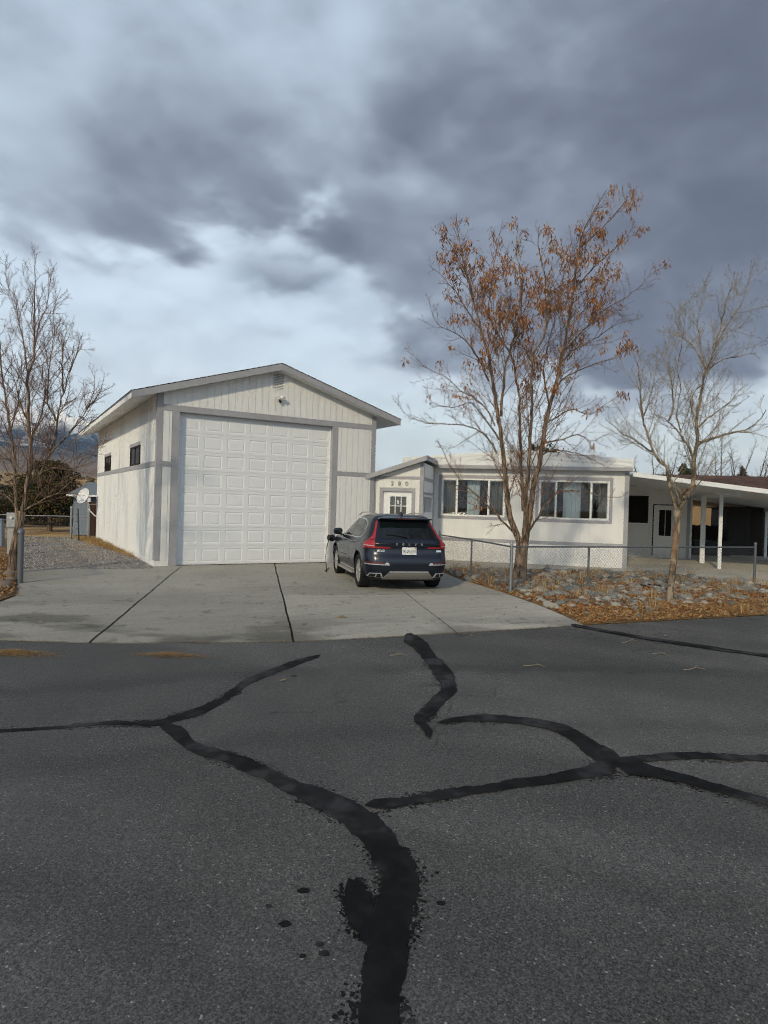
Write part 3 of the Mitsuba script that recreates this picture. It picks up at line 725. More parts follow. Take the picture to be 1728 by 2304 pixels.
# grey trim
put('corner_board', join([box(-0.028, 0.13, -0.03, -0.002, 0.17, under(0.05)), box(-0.03, -0.002, -0.002, 0.13, 0.17, under(0))]), 'grey_paint', gar, GAR)
put('corner_board', box(W - 0.12, W + 0.028, -0.03, -0.002, 0.17, under(W)), 'grey_paint', gar, GAR)
put('trim_band', box(0.132, W - 0.122, -0.032, -0.002, DTOP + 0.0, DTOP + 0.165), 'grey_paint', gar, GAR)
put('trim_band', box(0.132, DX0 - 0.192, -0.026, -0.002, 2.76, 2.89), 'grey_paint', gar, GAR)
put('trim_band', box(DX1 + 0.182, W - 0.122, -0.026, -0.002, 2.76, 2.89), 'grey_paint', gar, GAR)
put('trim_band', box(-0.028, -0.002, 0.132, DEPTH, 2.755, 2.895), 'grey_paint', gar, GAR)
for a, b in ((DX0 - 0.19, DX0 + 0.002), (DX1 - 0.002, DX1 + 0.18)):
    put('door_jamb', join([box(a, b, -0.028, -0.002, 0.0, DTOP - 0.002), box(DX0 - 0.06, DX0 + 0.003, 0.0, 0.2, 0.0, DTOP) if a < 1 else box(DX1 - 0.003, DX1 + 0.06, 0.0, 0.2, 0.0, DTOP)]), 'grey_paint', gar, GAR)
put('door_head', box(DX0 - 0.05, DX1 + 0.05, 0.0, 0.2, DTOP - 0.004, DTOP + 0.05), 'grey_paint', gar, GAR)

# roll-up door: 8 sections of 7 raised panels
DP, nsec, ncol = 0.155, 8, 7
door = put('garage_door', box(DX0 - 0.01, DX1 + 0.01, DP + 0.03, DP + 0.05, 0.0, DTOP + 0.02), 'door_white', gar, GAR, label='large white roll up door of eight rows of seven raised panels')


def frustum(x0, x1, z0, z1, y_out, y_in, inset):
    v = np.array([(x0, y_in, z0), (x1, y_in, z0), (x1, y_in, z1), (x0, y_in, z1), (x0 + inset, y_out, z0 + inset), (x1 - inset, y_out, z0 + inset), (x1 - inset, y_out, z1 - inset), (x0 + inset, y_out, z1 - inset)])
    f = [(4, 5, 6), (4, 6, 7)]
    for a in range(4):
        b = (a + 1) % 4
        f += [(a, b, b + 4), (a, b + 4, a + 4)]
    return v, np.array(f)


hsec = (DTOP - 0.02) / nsec
pitch = (DX1 - DX0) / ncol
for s in range(nsec):
    z0, z1 = 0.02 + s * hsec, 0.02 + (s + 1) * hsec - 0.007
    sec = sbox(DX0, z0, DX1, z1)
    rects = []
    for c in range(ncol):
        x0 = DX0 + c * pitch + 0.075
        rects.append((x0, x0 + pitch - 0.15, z0 + 0.075, z1 - 0.075))
    put('door_section', slab(sec.difference(shapely.union_all([sbox(r[0], r[2], r[1], r[3]) for r in rects])), DP + 0.003, DP + 0.028), 'door_white', door, GAR)
    for r in rects:
        # sunk rim, then a raised field
        rim = [(r[0], r[2]), (r[1], r[2]), (r[1], r[3]), (r[0], r[3])]
        ins = [(r[0] + .022, r[2] + .022), (r[1] - .022, r[2] + .022), (r[1] - .022, r[3] - .022), (r[0] + .022, r[3] - .022)]
        v = [(x, DP + 0.0005, z) for x, z in rim] + [(x, DP + 0.015, z) for x, z in ins]
        f = []
        for a in range(4):
            b = (a + 1) % 4
            f += [(a, b, b + 4), (a, b + 4, a + 4)]
        k = frustum(r[0] + .022, r[1] - .022, r[2] + .022, r[3] - .022, DP + 0.004, DP + 0.015, 0.030)
        put('door_panel', join([(np.array(v), np.array(f)), k]), 'door_white', door, GAR)
put('door_seal', box(DX0 + 0.01, DX1 - 0.01, DP - 0.003, DP + 0.03, 0.0125, 0.021), 'black_plastic', door, GAR)
for x0, x1 in ((DX0, DX0 + 0.02), (DX1 - 0.02, DX1)):
    put('weather_strip', box(x0, x1, DP - 0.03, DP - 0.004, 0.0, DTOP - 0.01), 'vinyl_white', door, GAR)


def rslab(x0, x1, y0, y1, t, lift=0.0):
    """A piece of the sloping roof between x0 and x1, its top t below / lift above the roof plane."""
    zt = lambda x: 5.96 - SLOPE * abs(x - 3.4) + lift
    v = np.array([(x, y, zt(x) - d) for x in (x0, x1) for y in (y0, y1) for d in (t, 0)])
    f = box(0, 1, 0, 1, 0, 1)[1]
    return v, f


YB = DEPTH + 0.6
roof = put('roof', join([rslab(-OV + 0.02, 3.4, -OVF + 0.035, YB, 0.05, -0.02), rslab(3.4, W + OV - 0.02, -OVF + 0.035, YB, 0.05, -0.02)]), 'white_paint', gar, GAR)
for sgn in (0, 1):
    for k in range(23):
        a0, a1 = k * 0.182 - 0.02, k * 0.182 + 0.19
        x0, x1 = (-OV + a0, min(-OV + a1, 3.4)) if sgn == 0 else (W + OV - a0, max(W + OV - a1, 3.4))
        if (sgn == 0 and x0 >= 3.4) or (sgn == 1 and x1 >= W + OV + 1): continue
        v, f = rslab(min(x0, x1), max(x0, x1), -OVF - 0.012, YB, 0.010, 0.002)
        low = np.isclose(v[:, 0], x0)
        v[low, 2] += 0.008
        v[:, 1] += np.where(v[:, 1] < 0, rng.uniform(-0.008, 0.008), 0)
        put('shingle_row', (v, f), 'shingle_mat', roof, GAR)
for a, b in ((-OV, 3.4), (3.4, W + OV)):
    v, f = rslab(a, b, -OVF, -OVF + 0.034, 0.185, -0.016)
    put('rake_board', (v, f), 'grey_paint', roof, GAR)
ze = 5.96 - SLOPE * (3.4 + OV)
put('eave_board', box(-OV - 0.002, -OV + 0.02, -OVF + 0.035, YB, ze - 0.19, ze - 0.012), 'white_paint', roof, GAR)
put('eave_board', box(W + OV - 0.02, W + OV + 0.002, -OVF + 0.035, YB, ze - 0.19, ze - 0.012), 'white_paint', roof, GAR)
put('drip_edge', join([box(-OV - 0.012, -OV - 0.003, -OVF, YB, ze - 0.05, ze + 0.004), box(W + OV + 0.003, W + OV + 0.012, -OVF, YB, ze - 0.05, ze + 0.004)]), 'galvanized_dark', roof, GAR)
for sgn in (0, 1):
    for k in range(6):
        d0 = k * 0.125
        xa, xb = (-OV + 0.022 + d0, -OV + 0.022 + d0 + 0.118) if sgn == 0 else (W + OV - 0.022 - d0 - 0.118, W + OV - 0.022 - d0)
        put('soffit_board', rslab(xa, xb, -OVF + 0.036, YB, 0.012, -0.172), 'white_paint', roof, GAR)
v, f = rslab(0.0, 3.4, -OVF + 0.036, -0.001, 0.012, -0.172); v2, f2 = rslab(3.4, W, -OVF + 0.036, -0.001, 0.012, -0.172)
put('soffit_board', join([(v, f), (v2, f2)]), 'white_paint', roof, GAR)

# gable vent, flood light, side windows
vent = put('vent', slab(sbox(3.22, 5.20, 3.64, 5.76).difference(sbox(3.255, 5.235, 3.605, 5.725)), -0.03, -0.001), 'white_paint', gar, GAR)
put('vent_back', box(3.25, 3.61, -0.0012, -0.0004, 5.23, 5.73), 'joint_dark', vent, GAR)
for k in range(10):
    z = 5.242 + k * 0.049
    v = np.array([(x, y, zz + d) for x in (3.255, 3.605) for y, zz in ((-0.028, z), (-0.004, z + 0.034)) for d in (0, 0.006)])
    put('louver', (v, box(0, 1, 0, 1, 0, 1)[1]), 'white_paint', vent, GAR)
flood = thing('flood_light', 'small white twin security light below the gable vent', 'light')
put('base', lathe([(0, 0.0), (0.055, 0.0), (0.055, 0.03), (0.03, 0.05), (0, 0.05)], 20, 'y'), 'vinyl_white', flood, frame(tuple(GAR[0] @ np.array([3.46, -0.015, 4.93]) + GAR[1]), 30.2))
FL = frame(tuple(GAR[0] @ np.array([3.46, -0.07, 4.94]) + GAR[1]), 30.2)
for s in (-1, 1):
    put('lamp_head', tubes([([(0.0, 0.02, 0.02), (s * 0.06, -0.03, 0.05)], 0.012), ([(s * 0.05, -0.01, 0.07), (s * 0.075, -0.07, 0.045), (s * 0.09, -0.13, 0.02)], [0.03, 0.05, 0.062])], 12), 'vinyl_white', flood, FL)
put('sensor', tubes([([(0, 0.02, 0), (0.0, -0.02, -0.05)], 0.012), ([(0, 0.0, -0.04), (0, -0.08, -0.09)], [0.03, 0.035])], 10), 'black_plastic', flood, FL)
put('cord', tubes([([(-0.05, 0.05, 0.0), (-0.055, 0.055, -0.1), (-0.045, 0.055, -0.2)], 0.006)], 4), 'brown_fascia', flood, FL)
for y0, y1 in ((2.52, 4.20), (8.76, 10.36)):
    w = put('window', swap_xy(slab(sbox(y0, 2.90, y1, 3.49).difference(sbox(y0 + .05, 2.94, y1 - .05, 3.44)), -0.035, 0.01)), 'dark_brown', gar, GAR)
    put('head_trim', box(-0.045, -0.014, y0 - 0.06, y1 + 0.06, 3.492, 3.60), 'grey_paint', w, GAR)
    put('mullion', box(-0.03, 0.0, (y0 + y1) / 2 - 0.02, (y0 + y1) / 2 + 0.02, 2.94, 3.44), 'dark_brown', w, GAR)
    for a, b in ((y0 + .05, (y0 + y1) / 2 - .02), ((y0 + y1) / 2 + .02, y1 - .05)):
        put('pane', (np.array([(-0.012, a, 2.94), (-0.012, b, 2.94), (-0.012, b, 3.44), (-0.012, a, 3.44)]), np.array([(0, 1, 2), (0, 2, 3)])), 'window_glass', w, GAR)
    put('blind', box(-0.004, -0.0015, y0 + .05, y1 - .05, 2.94, 3.44), 'room_dark', w, GAR)

# ---------------------------------------------------------------- house
hs = thing('house', 'low white house with grey trimmed picture windows and a shallow white gable roof', 'house')
WIN = [(-6.36, -3.93), (-3.0, -0.49)]
HZ0, HZ1 = 1.47, 3.02
front = sbox(-7.3, 0.0, 0.0, 3.30)
holes = shapely.union_all([sbox(a + .10, HZ0 + .10, b - .10, HZ1 - .12) for a, b in WIN])
put('wall', join([slab(front.difference(holes), 0.0, 0.12), box(-0.12, 0, 0.12, 15, 0, 3.3), box(-7.3, -7.18, 0.12, 15, 0, 3.3), box(-7.18, -0.12, 14.9, 15, 0, 3.3)]), 'white_paint', hs, HSE)
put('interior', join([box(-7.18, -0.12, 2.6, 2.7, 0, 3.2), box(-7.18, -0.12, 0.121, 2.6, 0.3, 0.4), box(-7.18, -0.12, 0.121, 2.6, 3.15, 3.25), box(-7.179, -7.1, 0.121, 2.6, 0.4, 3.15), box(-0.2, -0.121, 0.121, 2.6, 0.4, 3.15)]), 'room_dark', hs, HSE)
ar = front.difference(shapely.union_all([sbox(a, HZ0, b, HZ1) for a, b in WIN])).intersection(sbox(-9, 0.82, -0.14, 3.2))
ms = []
for k in range(72):
    x = -7.3 + k * 0.1016
    g = ar.intersection(sbox(x + 0.007, 0, x + 0.0946, 9))
    if not g.is_empty and g.area > 1e-3: ms.append(slab(g, -0.010, -0.001))
put('grooved_siding', join(ms), 'white_paint', hs, HSE, kind='stuff')
put('skirting', slab(sbox(-7.3, -0.02, -0.0, 0.69), -0.012, -0.001), 'white_paint', hs, HSE)
put('belt_trim', box(-7.3, -0.122, -0.022, -0.0015, 0.69, 0.81), 'grey_paint', hs, HSE)
put('corner_board', join([box(-0.12, 0.022, -0.026, -0.001, 0.0, 3.2), box(0.001, 0.022, -0.001, 0.12, 0.0, 3.2)]), 'grey_paint', hs, HSE)
SIDES = ['left', 'right']
for wi, (a, b) in enumerate(WIN):
    o = sbox(a, HZ0, b, HZ1)
    i = sbox(a + .105, HZ0 + .105, b - .105, HZ1 - .125)
    win = put('window', slab(i.difference(sbox(a + .16, HZ0 + .16, b - .16, HZ1 - .175)), -0.03, 0.06), 'vinyl_white', hs, HSE, label=f'{SIDES[wi]} picture window of the house in a grey surround')
    put('surround', slab(o.difference(i), -0.028, -0.001), 'grey_paint', win, HSE)
    m1, m2 = a + .16 + (b - a - .32) * 0.235, a + .16 + (b - a - .32) * 0.755
    for m in (m1, m2):
        put('mullion', box(m - 0.028, m + 0.028, -0.036, 0.058, HZ0 + .16, HZ1 - .175), 'vinyl_white', win, HSE)
    for (p, q, y) in ((a + .16, m1 - .028, 0.02), (m1 + .028, m2 - .028, 0.045), (m2 + .028, b - .16, 0.02)):
        put('pane', (np.array([(p, y, HZ0 + .16), (q, y, HZ0 + .16), (q, y, HZ1 - .175), (p, y, HZ1 - .175)]), np.array([(0, 1, 2), (0, 2, 3)])), 'window_glass', win, HSE)
        if y < 0.03:
            s = 0.022
            put('sash', slab(sbox(p, HZ0 + .16, q, HZ1 - .175).difference(sbox(p + s, HZ0 + .16 + s, q - s, HZ1 - .175 - s)), -0.012, 0.018), 'utility_grey', win, HSE)
    put('latch', box(m1 - 0.03, m1 + 0.004, -0.05, -0.037, 2.1, 2.2), 'vinyl_white', win, HSE)

    def curtain(x0, x1, y, z0, z1, mat, lab):
        n = 60
        x = np.linspace(x0, x1, n)
        yy = y + 0.035 * np.sin((x - x0) * 46) + 0.02 * np.sin((x - x0) * 17 + 1)
        v = np.vstack([np.column_stack([x, yy, np.full(n, z0)]), np.column_stack([x, yy * 0.5 + y * 0.5, np.full(n, z1)])])
        f = np.array([t for k in range(n - 1) for t in ((k, k + 1, n + k + 1), (k, n + k + 1, n + k))])
        th = v + [0, 0.006, 0]
        put('curtain', (np.vstack([v, th]), np.vstack([f, f[:, ::-1] + 2 * n])), mat, fr=HSE, smooth=True, label=lab, cat='curtain')
    c0 = m1 + (m2 - m1) * (0.30 if wi == 0 else 0.22); c1 = m1 + (m2 - m1) * (0.70 if wi == 0 else 0.73)
    curtain(c0, c1, 0.30, 0.9, HZ1 - .12, 'curtain_pale', f'pale blue curtain in the middle of the {SIDES[wi]} picture window')
    curtain(a + .05 if wi == 0 else a + .1, m1 - (0.02 if wi == 0 else 0.22), 0.28, 0.9, HZ1 - .15, 'curtain_grey', f'dark grey curtain in the left light of the {SIDES[wi]} picture window')
    curtain(m2 + .02 + (0.25 if wi else 0), b - .08, 0.28, 0.9, HZ1 - .15, 'curtain_grey', f'dark grey curtain in the right light of the {SIDES[wi]} picture window')

# roof of the house
PK = -3.55


def htop(x):
    return 3.88 - 0.077 * abs(x - PK)


hroof = put('roof', join([(np.array([(x, y, htop(x) - d) for x in xs for y in (-0.30, 15.4) for d in (0.06, 0)]), box(0, 1, 0, 1, 0, 1)[1]) for xs in ((-7.65, PK), (PK, 0.08))]), 'metal_white', hs, HSE)
put('fascia', box(-7.65, 0.075, -0.325, -0.29, 3.235, 3.352), 'grey_paint', hroof, HSE)
put('soffit', box(-7.65, 0.06, -0.29, 0.12, 3.245, 3.262), 'white_paint', hroof, HSE)
full = Polygon([(-7.65, 3.354), (-7.65, htop(-7.65) + .02), (PK, htop(PK) + .02), (0.08, htop(.08) + .02), (0.08, 3.354)])
for k, (d0, d1) in enumerate(((0, 0.115), (0.115, 0.25), (0.25, 0.8))):
    band = Polygon([(-8, htop(-8) + .02 - d1 + .006), (-8, htop(-8) + .02 - d0), (PK, htop(PK) + .02 - d0), (1, htop(1) + .02 - d0), (1, htop(1) + .02 - d1 + .006), (PK, htop(PK) + .02 - d1 + .006)])
    put('fascia_panel', slab(full.intersection(band), -0.345 + 0.012 * k, -0.31), 'metal_white', hroof, HSE)
put('eave_trim', box(0.076, 0.095, -0.34, 15.4, 3.24, 3.62), 'metal_white', hroof, HSE)

# entry porch with the number 280
PY = -2.31
ptop = lambda x: 3.33 + (x + 6.437) * 0.329
pw = Polygon([(-8.25, 0), (-8.25, ptop(-8.25)), (-6.55, ptop(-6.55)), (-6.55, 0)])
dr_ = sbox(-7.85, 0.25, -6.90, 2.33)
porch = put('porch', join([slab(pw.difference(dr_), PY, PY + 0.1), swap_xy(slab(sbox(PY + .1, 0, 0, 3.28).difference(sbox(-2.02, 1.62, -0.35, 2.24)), -6.65, -6.55)), swap_xy(slab(sbox(PY + .1, 0, 0, 2.7), -8.25, -8.15)), box(-8.15, -6.65, -0.1, -0.02, 0, 2.7)]), 'white_paint', hs, HSE)
put('floor', box(-8.2, -6.6, PY + .12, -0.1, 0.0, 0.25), 'dark_grey', porch, HSE)
pa = pw.difference(sbox(-7.98, 0, -6.76, 2.46)).difference(sbox(-9, 2.72, -6, 2.82)).difference(sbox(-9, 0, -8.08, 9)).difference(sbox(-6.65, 0, -6, 9)).intersection(sbox(-9, 0.02, 0, 9))
for k in range(11):
    x = -8.2 + k * 0.16
    g = pa.intersection(sbox(x + .008, 0, x + .152, 9))
    for q in getattr(g, 'geoms', [g]):
        if q.geom_type == 'Polygon' and q.area > 0.003: put('siding_board', slab(q, PY - 0.018, PY - 0.001), 'white_paint', porch, HSE)
put('corner_board', box(-8.26, -8.085, PY - 0.028, PY - 0.001, 0, ptop(-8.2)), 'grey_paint', porch, HSE)
put('corner_board', join([box(-6.645, -6.525, PY - 0.028, PY - 0.001, 0, ptop(-6.6)), box(-6.549, -6.525, PY - 0.001, PY + .12, 0, ptop(-6.6))]), 'grey_paint', porch, HSE)
put('trim_band', box(-8.084, -6.646, PY - 0.026, PY - 0.001, 2.725, 2.815), 'grey_paint', porch, HSE)
put('trim_band', join([box(-6.549, -6.527, PY + .122, -0.1, 2.72, 2.82), box(-6.549, -6.527, PY + .122, -0.1, 2.26, 2.34), box(-6.549, -6.527, -0.1, -0.005, 0, 3.25)]), 'grey_paint', porch, HSE)
pwn = put('window', swap_xy(slab(sbox(-2.02, 1.62, -0.35, 2.24).difference(sbox(-1.97, 1.67, -0.40, 2.19)), -6.66, -6.54)), 'vinyl_white', porch, HSE)
for a, b in ((-1.97, -1.2), (-1.17, -0.40)):
    put('pane', (np.array([(-6.6, a, 1.67), (-6.6, b, 1.67), (-6.6, b, 2.19), (-6.6, a, 2.19)]), np.array([(0, 1, 2), (0, 2, 3)])), 'window_glass', porch, HSE)
put('mullion', box(-6.63, -6.55, -1.2, -1.17, 1.67, 2.19), 'vinyl_white', porch, HSE)
put('door_surround', slab(sbox(-7.955, 0.2, -6.787, 2.445).difference(dr_), PY - 0.03, PY - 0.001), 'grey_paint', porch, HSE)
G0, G1, GT, GB = -7.64, -7.06, 2.19, 1.20
dslab = put('front_door', slab(dr_.buffer(-0.006).difference(sbox(G0, GB, G1, GT)), PY + 0.055, PY + 0.095), 'door_white', hs, HSE, label='white front door with a nine pane window')
for i in range(3):
    for j in range(3):
        a = G0 + (G1 - G0) * i / 3; z = GB + (GT - GB) * j / 3
        put('pane', (np.array([(a, PY + .075, z), (a + (G1 - G0) / 3, PY + .075, z), (a + (G1 - G0) / 3, PY + .075, z + .33), (a, PY + .075, z + .33)]), np.array([(0, 1, 2), (0, 2, 3)])), 'window_glass', dslab, HSE)
for i in range(4):
    a = G0 + (G1 - G0) * i / 3; w = 0.012 if 0 < i < 3 else 0.022
    put('muntin', box(a - w, a + w, PY + .04, PY + .09, GB - .02, GT + .02), 'vinyl_white', dslab, HSE)
    z = GB + (GT - GB) * i / 3
    put('muntin', box(G0 - .02, G1 + .02, PY + .042, PY + .088, z - w, z + w), 'vinyl_white', dslab, HSE)
put('curtain_behind', box(G0 + .01, G1 - .01, PY + .094, PY + .10, GB, GT), 'curtain_grey', dslab, HSE)
put('knob', (lambda m: (m.vertices * 0.03 + [-6.98, PY + 0.02, 1.2], m.faces))(trimesh.creation.icosphere(2)), 'galvanized', dslab, HSE, smooth=True)
put('notice', box(-7.385, -7.335, PY + 0.068, PY + 0.072, 1.93, 2.05), 'paper', dslab, HSE, label='small white notice in the top middle pane')
for ch, x in (('2', -7.60), ('8', -7.37), ('0', -7.13)):
    m = meshkit.text_mesh(ch, 0.125, 0.012, bold=True)
    v = np.array(m.vertices)
    put('house_number', (np.stack([x + v[:, 0], PY - 0.014 - v[:, 2], 2.525 + v[:, 1]], 1), np.array(m.faces)), 'digit_mat', porch, HSE, label=f'dark digit {ch} above the front door')
pr = lambda x0, x1, y0, y1, t, l: (np.array([(x, y, ptop(x) + l - d) for x in (x0, x1) for y in (y0, y1) for d in (t, 0)]), box(0, 1, 0, 1, 0, 1)[1])
proof = put('porch_roof', pr(-8.5, -6.42, PY - .27, 0.0, 0.05, 0.14), 'roof_grey', hs, HSE)
put('fascia', pr(-8.5, -6.40, PY - .30, PY - .272, 0.15, 0.145), 'grey_paint', proof, HSE)
put('fascia', pr(-6.419, -6.39, PY - .271, -0.33, 0.15, 0.15), 'grey_paint', proof, HSE)
put('soffit', pr(-8.5, -6.42, PY - .271, PY - .001, 0.012, 0.03), 'white_paint', proof, HSE)

# set-back wing beside the carport
SB = 6.4
wing = sbox(0.0, -0.02, 3.3, 3.02)
wopen = [sbox(0.42, 1.45, 1.67, 2.60), sbox(2.08, 0.91, 2.62, 2.055)]
put('wing_wall', join([slab(wing.difference(shapely.union_all(wopen)), SB, SB + 0.12), box(3.18, 3.3, SB + .12, 14, 0, 2.9)]), 'white_paint', hs, HSE)
put('wing_room', join([box(0.02, 3.16, SB + 0.5, SB + 0.55, 0, 3.0)]), 'room_dark', hs, HSE)
for k, (o, ml) in enumerate(((wopen[0], 0.86), (wopen[1], 2.35))):
    x0, z0, x1, z1 = o.bounds
    w = put('window', slab(o.difference(sbox(x0 + .03, z0 + .03, x1 - .03, z1 - .03)), SB - 0.01, SB + 0.05), 'vinyl_white' if k else 'dark_brown', hs, HSE)
    put('mullion', box(ml - .014, ml + .014, SB - .014, SB + .048, z0 + .03, z1 - .03), 'utility_grey', w, HSE)
    for a, b in ((x0 + .03, ml - .014), (ml + .014, x1 - .03)):
        put('pane', (np.array([(a, SB + .02, z0 + .03), (b, SB + .02, z0 + .03), (b, SB + .02, z1 - .03), (a, SB + .02, z1 - .03)]), np.array([(0, 1, 2), (0, 2, 3)])), 'window_glass', w, HSE)
    put('insect_screen', slab(sbox(x0 + .025, z0 + .025, x1 - .025, z1 - .025), SB - 0.004, SB - 0.001), 'joint_dark', w, HSE)
    put('sill', box(x0 - .03, x1 + .03, SB - 0.035, SB - 0.0005, z0 - .04, z0), 'vinyl_white', w, HSE)
put('side_door', slab(sbox(1.9, 0.15, 2.82, 2.22).difference(sbox(2.05, 0.88, 2.65, 2.085)), SB - 0.022, SB - 0.001), 'vinyl_white', hs, HSE)
put('side_door_casing', slab(sbox(1.86, 0.1, 2.86, 2.26).difference(sbox(1.893, 0.1, 2.827, 2.227)), SB - 0.03, SB - 0.0008), 'dark_grey', hs, HSE)
put('wing_corner', box(3.2, 3.32, SB - 0.02, SB - .0005, 0, 2.86), 'grey_paint', hs, HSE)

# ---------------------------------------------------------------- carport
cp = thing('carport', 'long white metal carport roof on slim posts against the right side of the house', 'carport')
ctop = lambda x: 3.225 - 0.117 * x
cr = lambda x0, x1, y0, y1, t, l=0.0: (np.array([(x, y, ctop(x) + l - d) for x in (x0, x1) for y in (y0, y1) for d in (t, 0)]), box(0, 1, 0, 1, 0, 1)[1])
for k in range(41):
    y = -0.16 + k * 0.305
    put('roof_pan', join([cr(0.1, 7.9, y + 0.004, y + 0.301, 0.012, -0.06), cr(0.1, 7.9, y + 0.004, y + 0.03, 0.05, -0.011)]), 'metal_white', cp, HSE)
put('front_fascia', cr(0.10, 7.95, -0.20, -0.165, 0.145), 'metal_white', cp, HSE)
put('side_fascia', cr(7.92, 7.95, -0.165, 12.4, 0.145), 'metal_white', cp, HSE)
for x in (3.72, 7.55):
    put('beam', cr(x - .04, x + .04, 0.9, 12.3, 0.16, -0.075), 'metal_white', cp, HSE)
for x, y, w in ((3.30, 1.75, .055), (3.36, 4.40, .085), (3.46, 6.95, .055), (7.35, 10.05, .055), (7.35, 5.0, .055), (7.35, 1.0, .055)):
    put('post', box(x - w, x + w, y - .045, y + .045, 0.0, ctop(x) - 0.235), 'metal_white', cp, HSE)
put('beam_arm', join([cr(3.1, 3.95, 1.70, 1.80, 0.06, -0.175)]), 'metal_white', cp, HSE)

shed = thing('storage_shed', 'dark boarded storage shed at the back of the carport', 'shed')
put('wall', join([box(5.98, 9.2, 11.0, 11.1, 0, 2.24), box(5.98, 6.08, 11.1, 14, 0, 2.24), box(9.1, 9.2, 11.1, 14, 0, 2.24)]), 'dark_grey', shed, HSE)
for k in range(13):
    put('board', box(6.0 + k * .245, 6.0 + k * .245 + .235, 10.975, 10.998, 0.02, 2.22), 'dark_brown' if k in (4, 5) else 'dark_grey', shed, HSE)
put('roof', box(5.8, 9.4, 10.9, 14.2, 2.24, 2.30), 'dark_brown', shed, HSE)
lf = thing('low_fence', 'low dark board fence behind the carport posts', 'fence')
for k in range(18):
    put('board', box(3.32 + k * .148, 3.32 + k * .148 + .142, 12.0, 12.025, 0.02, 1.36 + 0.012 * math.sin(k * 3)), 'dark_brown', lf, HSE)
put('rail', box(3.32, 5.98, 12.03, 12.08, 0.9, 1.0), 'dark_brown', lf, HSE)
bn = thing('storage_bench', 'low black storage chest under the carport', 'chest')
put('body', box(4.25, 5.75, 9.6, 10.3, 0.03, 0.62), 'black_plastic', bn, HSE)
put('lid', box(4.2, 5.8, 9.55, 10.35, 0.62, 0.68), 'black_plastic', bn, HSE)
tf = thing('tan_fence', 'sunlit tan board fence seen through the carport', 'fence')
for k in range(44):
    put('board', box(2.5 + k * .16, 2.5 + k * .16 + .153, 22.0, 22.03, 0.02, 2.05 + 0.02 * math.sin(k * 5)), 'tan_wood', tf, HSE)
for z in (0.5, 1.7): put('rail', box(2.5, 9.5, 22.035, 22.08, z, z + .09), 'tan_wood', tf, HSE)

# ---------------------------------------------------------------- neighbouring buildings
nb = thing('neighbor_house', 'neighbouring house with a brown shingle roof beyond the carport', 'house')
NB = frame((9.5, 38.0, -0.55), -9.0)
put('wall', box(0.6, 31, 0.7, 9, 0.53, 3.35), 'tan_wood', nb, NB)
rows = []
for k in range(16):
    a0, a1 = k / 16, (k + 1) / 16 + 0.03
    ya, yb, za, zb = a0 * 5, a1 * 5, 3.45 + a0 * 1.45, 3.45 + a1 * 1.45
    put('shingle_row' if k == 0 else 'shingle_row', (np.array([(x, y, z + d) for x in (0, 32) for (y, z) in ((ya, za + .02), (yb, zb + .004)) for d in (-.02, 0)]), box(0, 1, 0, 1, 0, 1)[1]), 'shingle_mat', f'{nb}__roof', NB)
scene[f'{nb}__roof'] = mikit.ply((np.array([(x, y, z + d) for x in (0.05, 31.95) for (y, z) in ((0.05, 3.43), (5, 4.87), (10, 3.43)) for d in (-.05, 0)]) @ NB[0].T + NB[1], np.array([(0, 1, 3), (0, 3, 2), (2, 3, 5), (2, 5, 4), (6, 9, 7), (6, 8, 9), (8, 11, 9), (8, 10, 11), (1, 7, 9), (1, 9, 3), (3, 9, 11), (3, 11, 5), (0, 2, 8), (0, 8, 6), (2, 4, 10), (2, 10, 8)])), 'shingle_mat')
put('eave_board', box(-0.02, 32, -0.03, -0.001, 3.26, 3.46), 'metal_white', nb, NB)
put('patio_cover', box(9.2, 32, -2.6, -0.04, 3.24, 3.36), 'metal_white', nb, NB)

bs = thing('blue_outbuilding', 'small blue grey outbuilding behind the satellite dish', 'outbuilding')
BS = frame((-14.9, 31.5, 0), 6)
put('wall', box(0, 9, 0, 5, 0, 1.92), 'blue_grey', bs, BS)
put('roof', (np.array([(x, y, z + d) for x in (-0.2, 9.2) for (y, z) in ((-0.35, 1.93), (2.6, 2.62)) for d in (-.04, 0)]), box(0, 1, 0, 1, 0, 1)[1]), 'roof_grey', bs, BS)
put('gutter', box(-0.2, 9.2, -0.42, -0.352, 1.86, 1.95), 'metal_white', bs, BS)
put('post', box(0.75, 0.88, -0.3, -0.2, 0, 1.86), 'metal_white', bs, BS)
put('door', box(1.15, 1.7, -0.02, -0.002, 0.05, 1.75), 'rust_wood', bs, BS)
bf = thing('brown_gate', 'rusty brown board gate beside the far garage corner', 'gate')
BF = frame((-13.62, 30.2, 0), 8)
for k in range(5): put('board', box(k * .16, k * .16 + .152, 0, .03, 0.05, 1.62), 'rust_wood', bf, BF)
put('rail', box(0, .8, .032, .07, 0.4, 0.5), 'rust_wood', bf, BF)
rf = thing('red_fence', 'low rust red board fence far off at the left edge', 'fence')
RF = frame((-27.5, 40, 0), 4)
for k in range(50): put('board', box(k * .2, k * .2 + .19, 0, .03, 0.0, 1.0 + .05 * math.sin(k * 2.3)), 'rust_wood', rf, RF)
put('rail', box(0, 10, .032, .08, 0.6, 0.7), 'rust_wood', rf, RF)

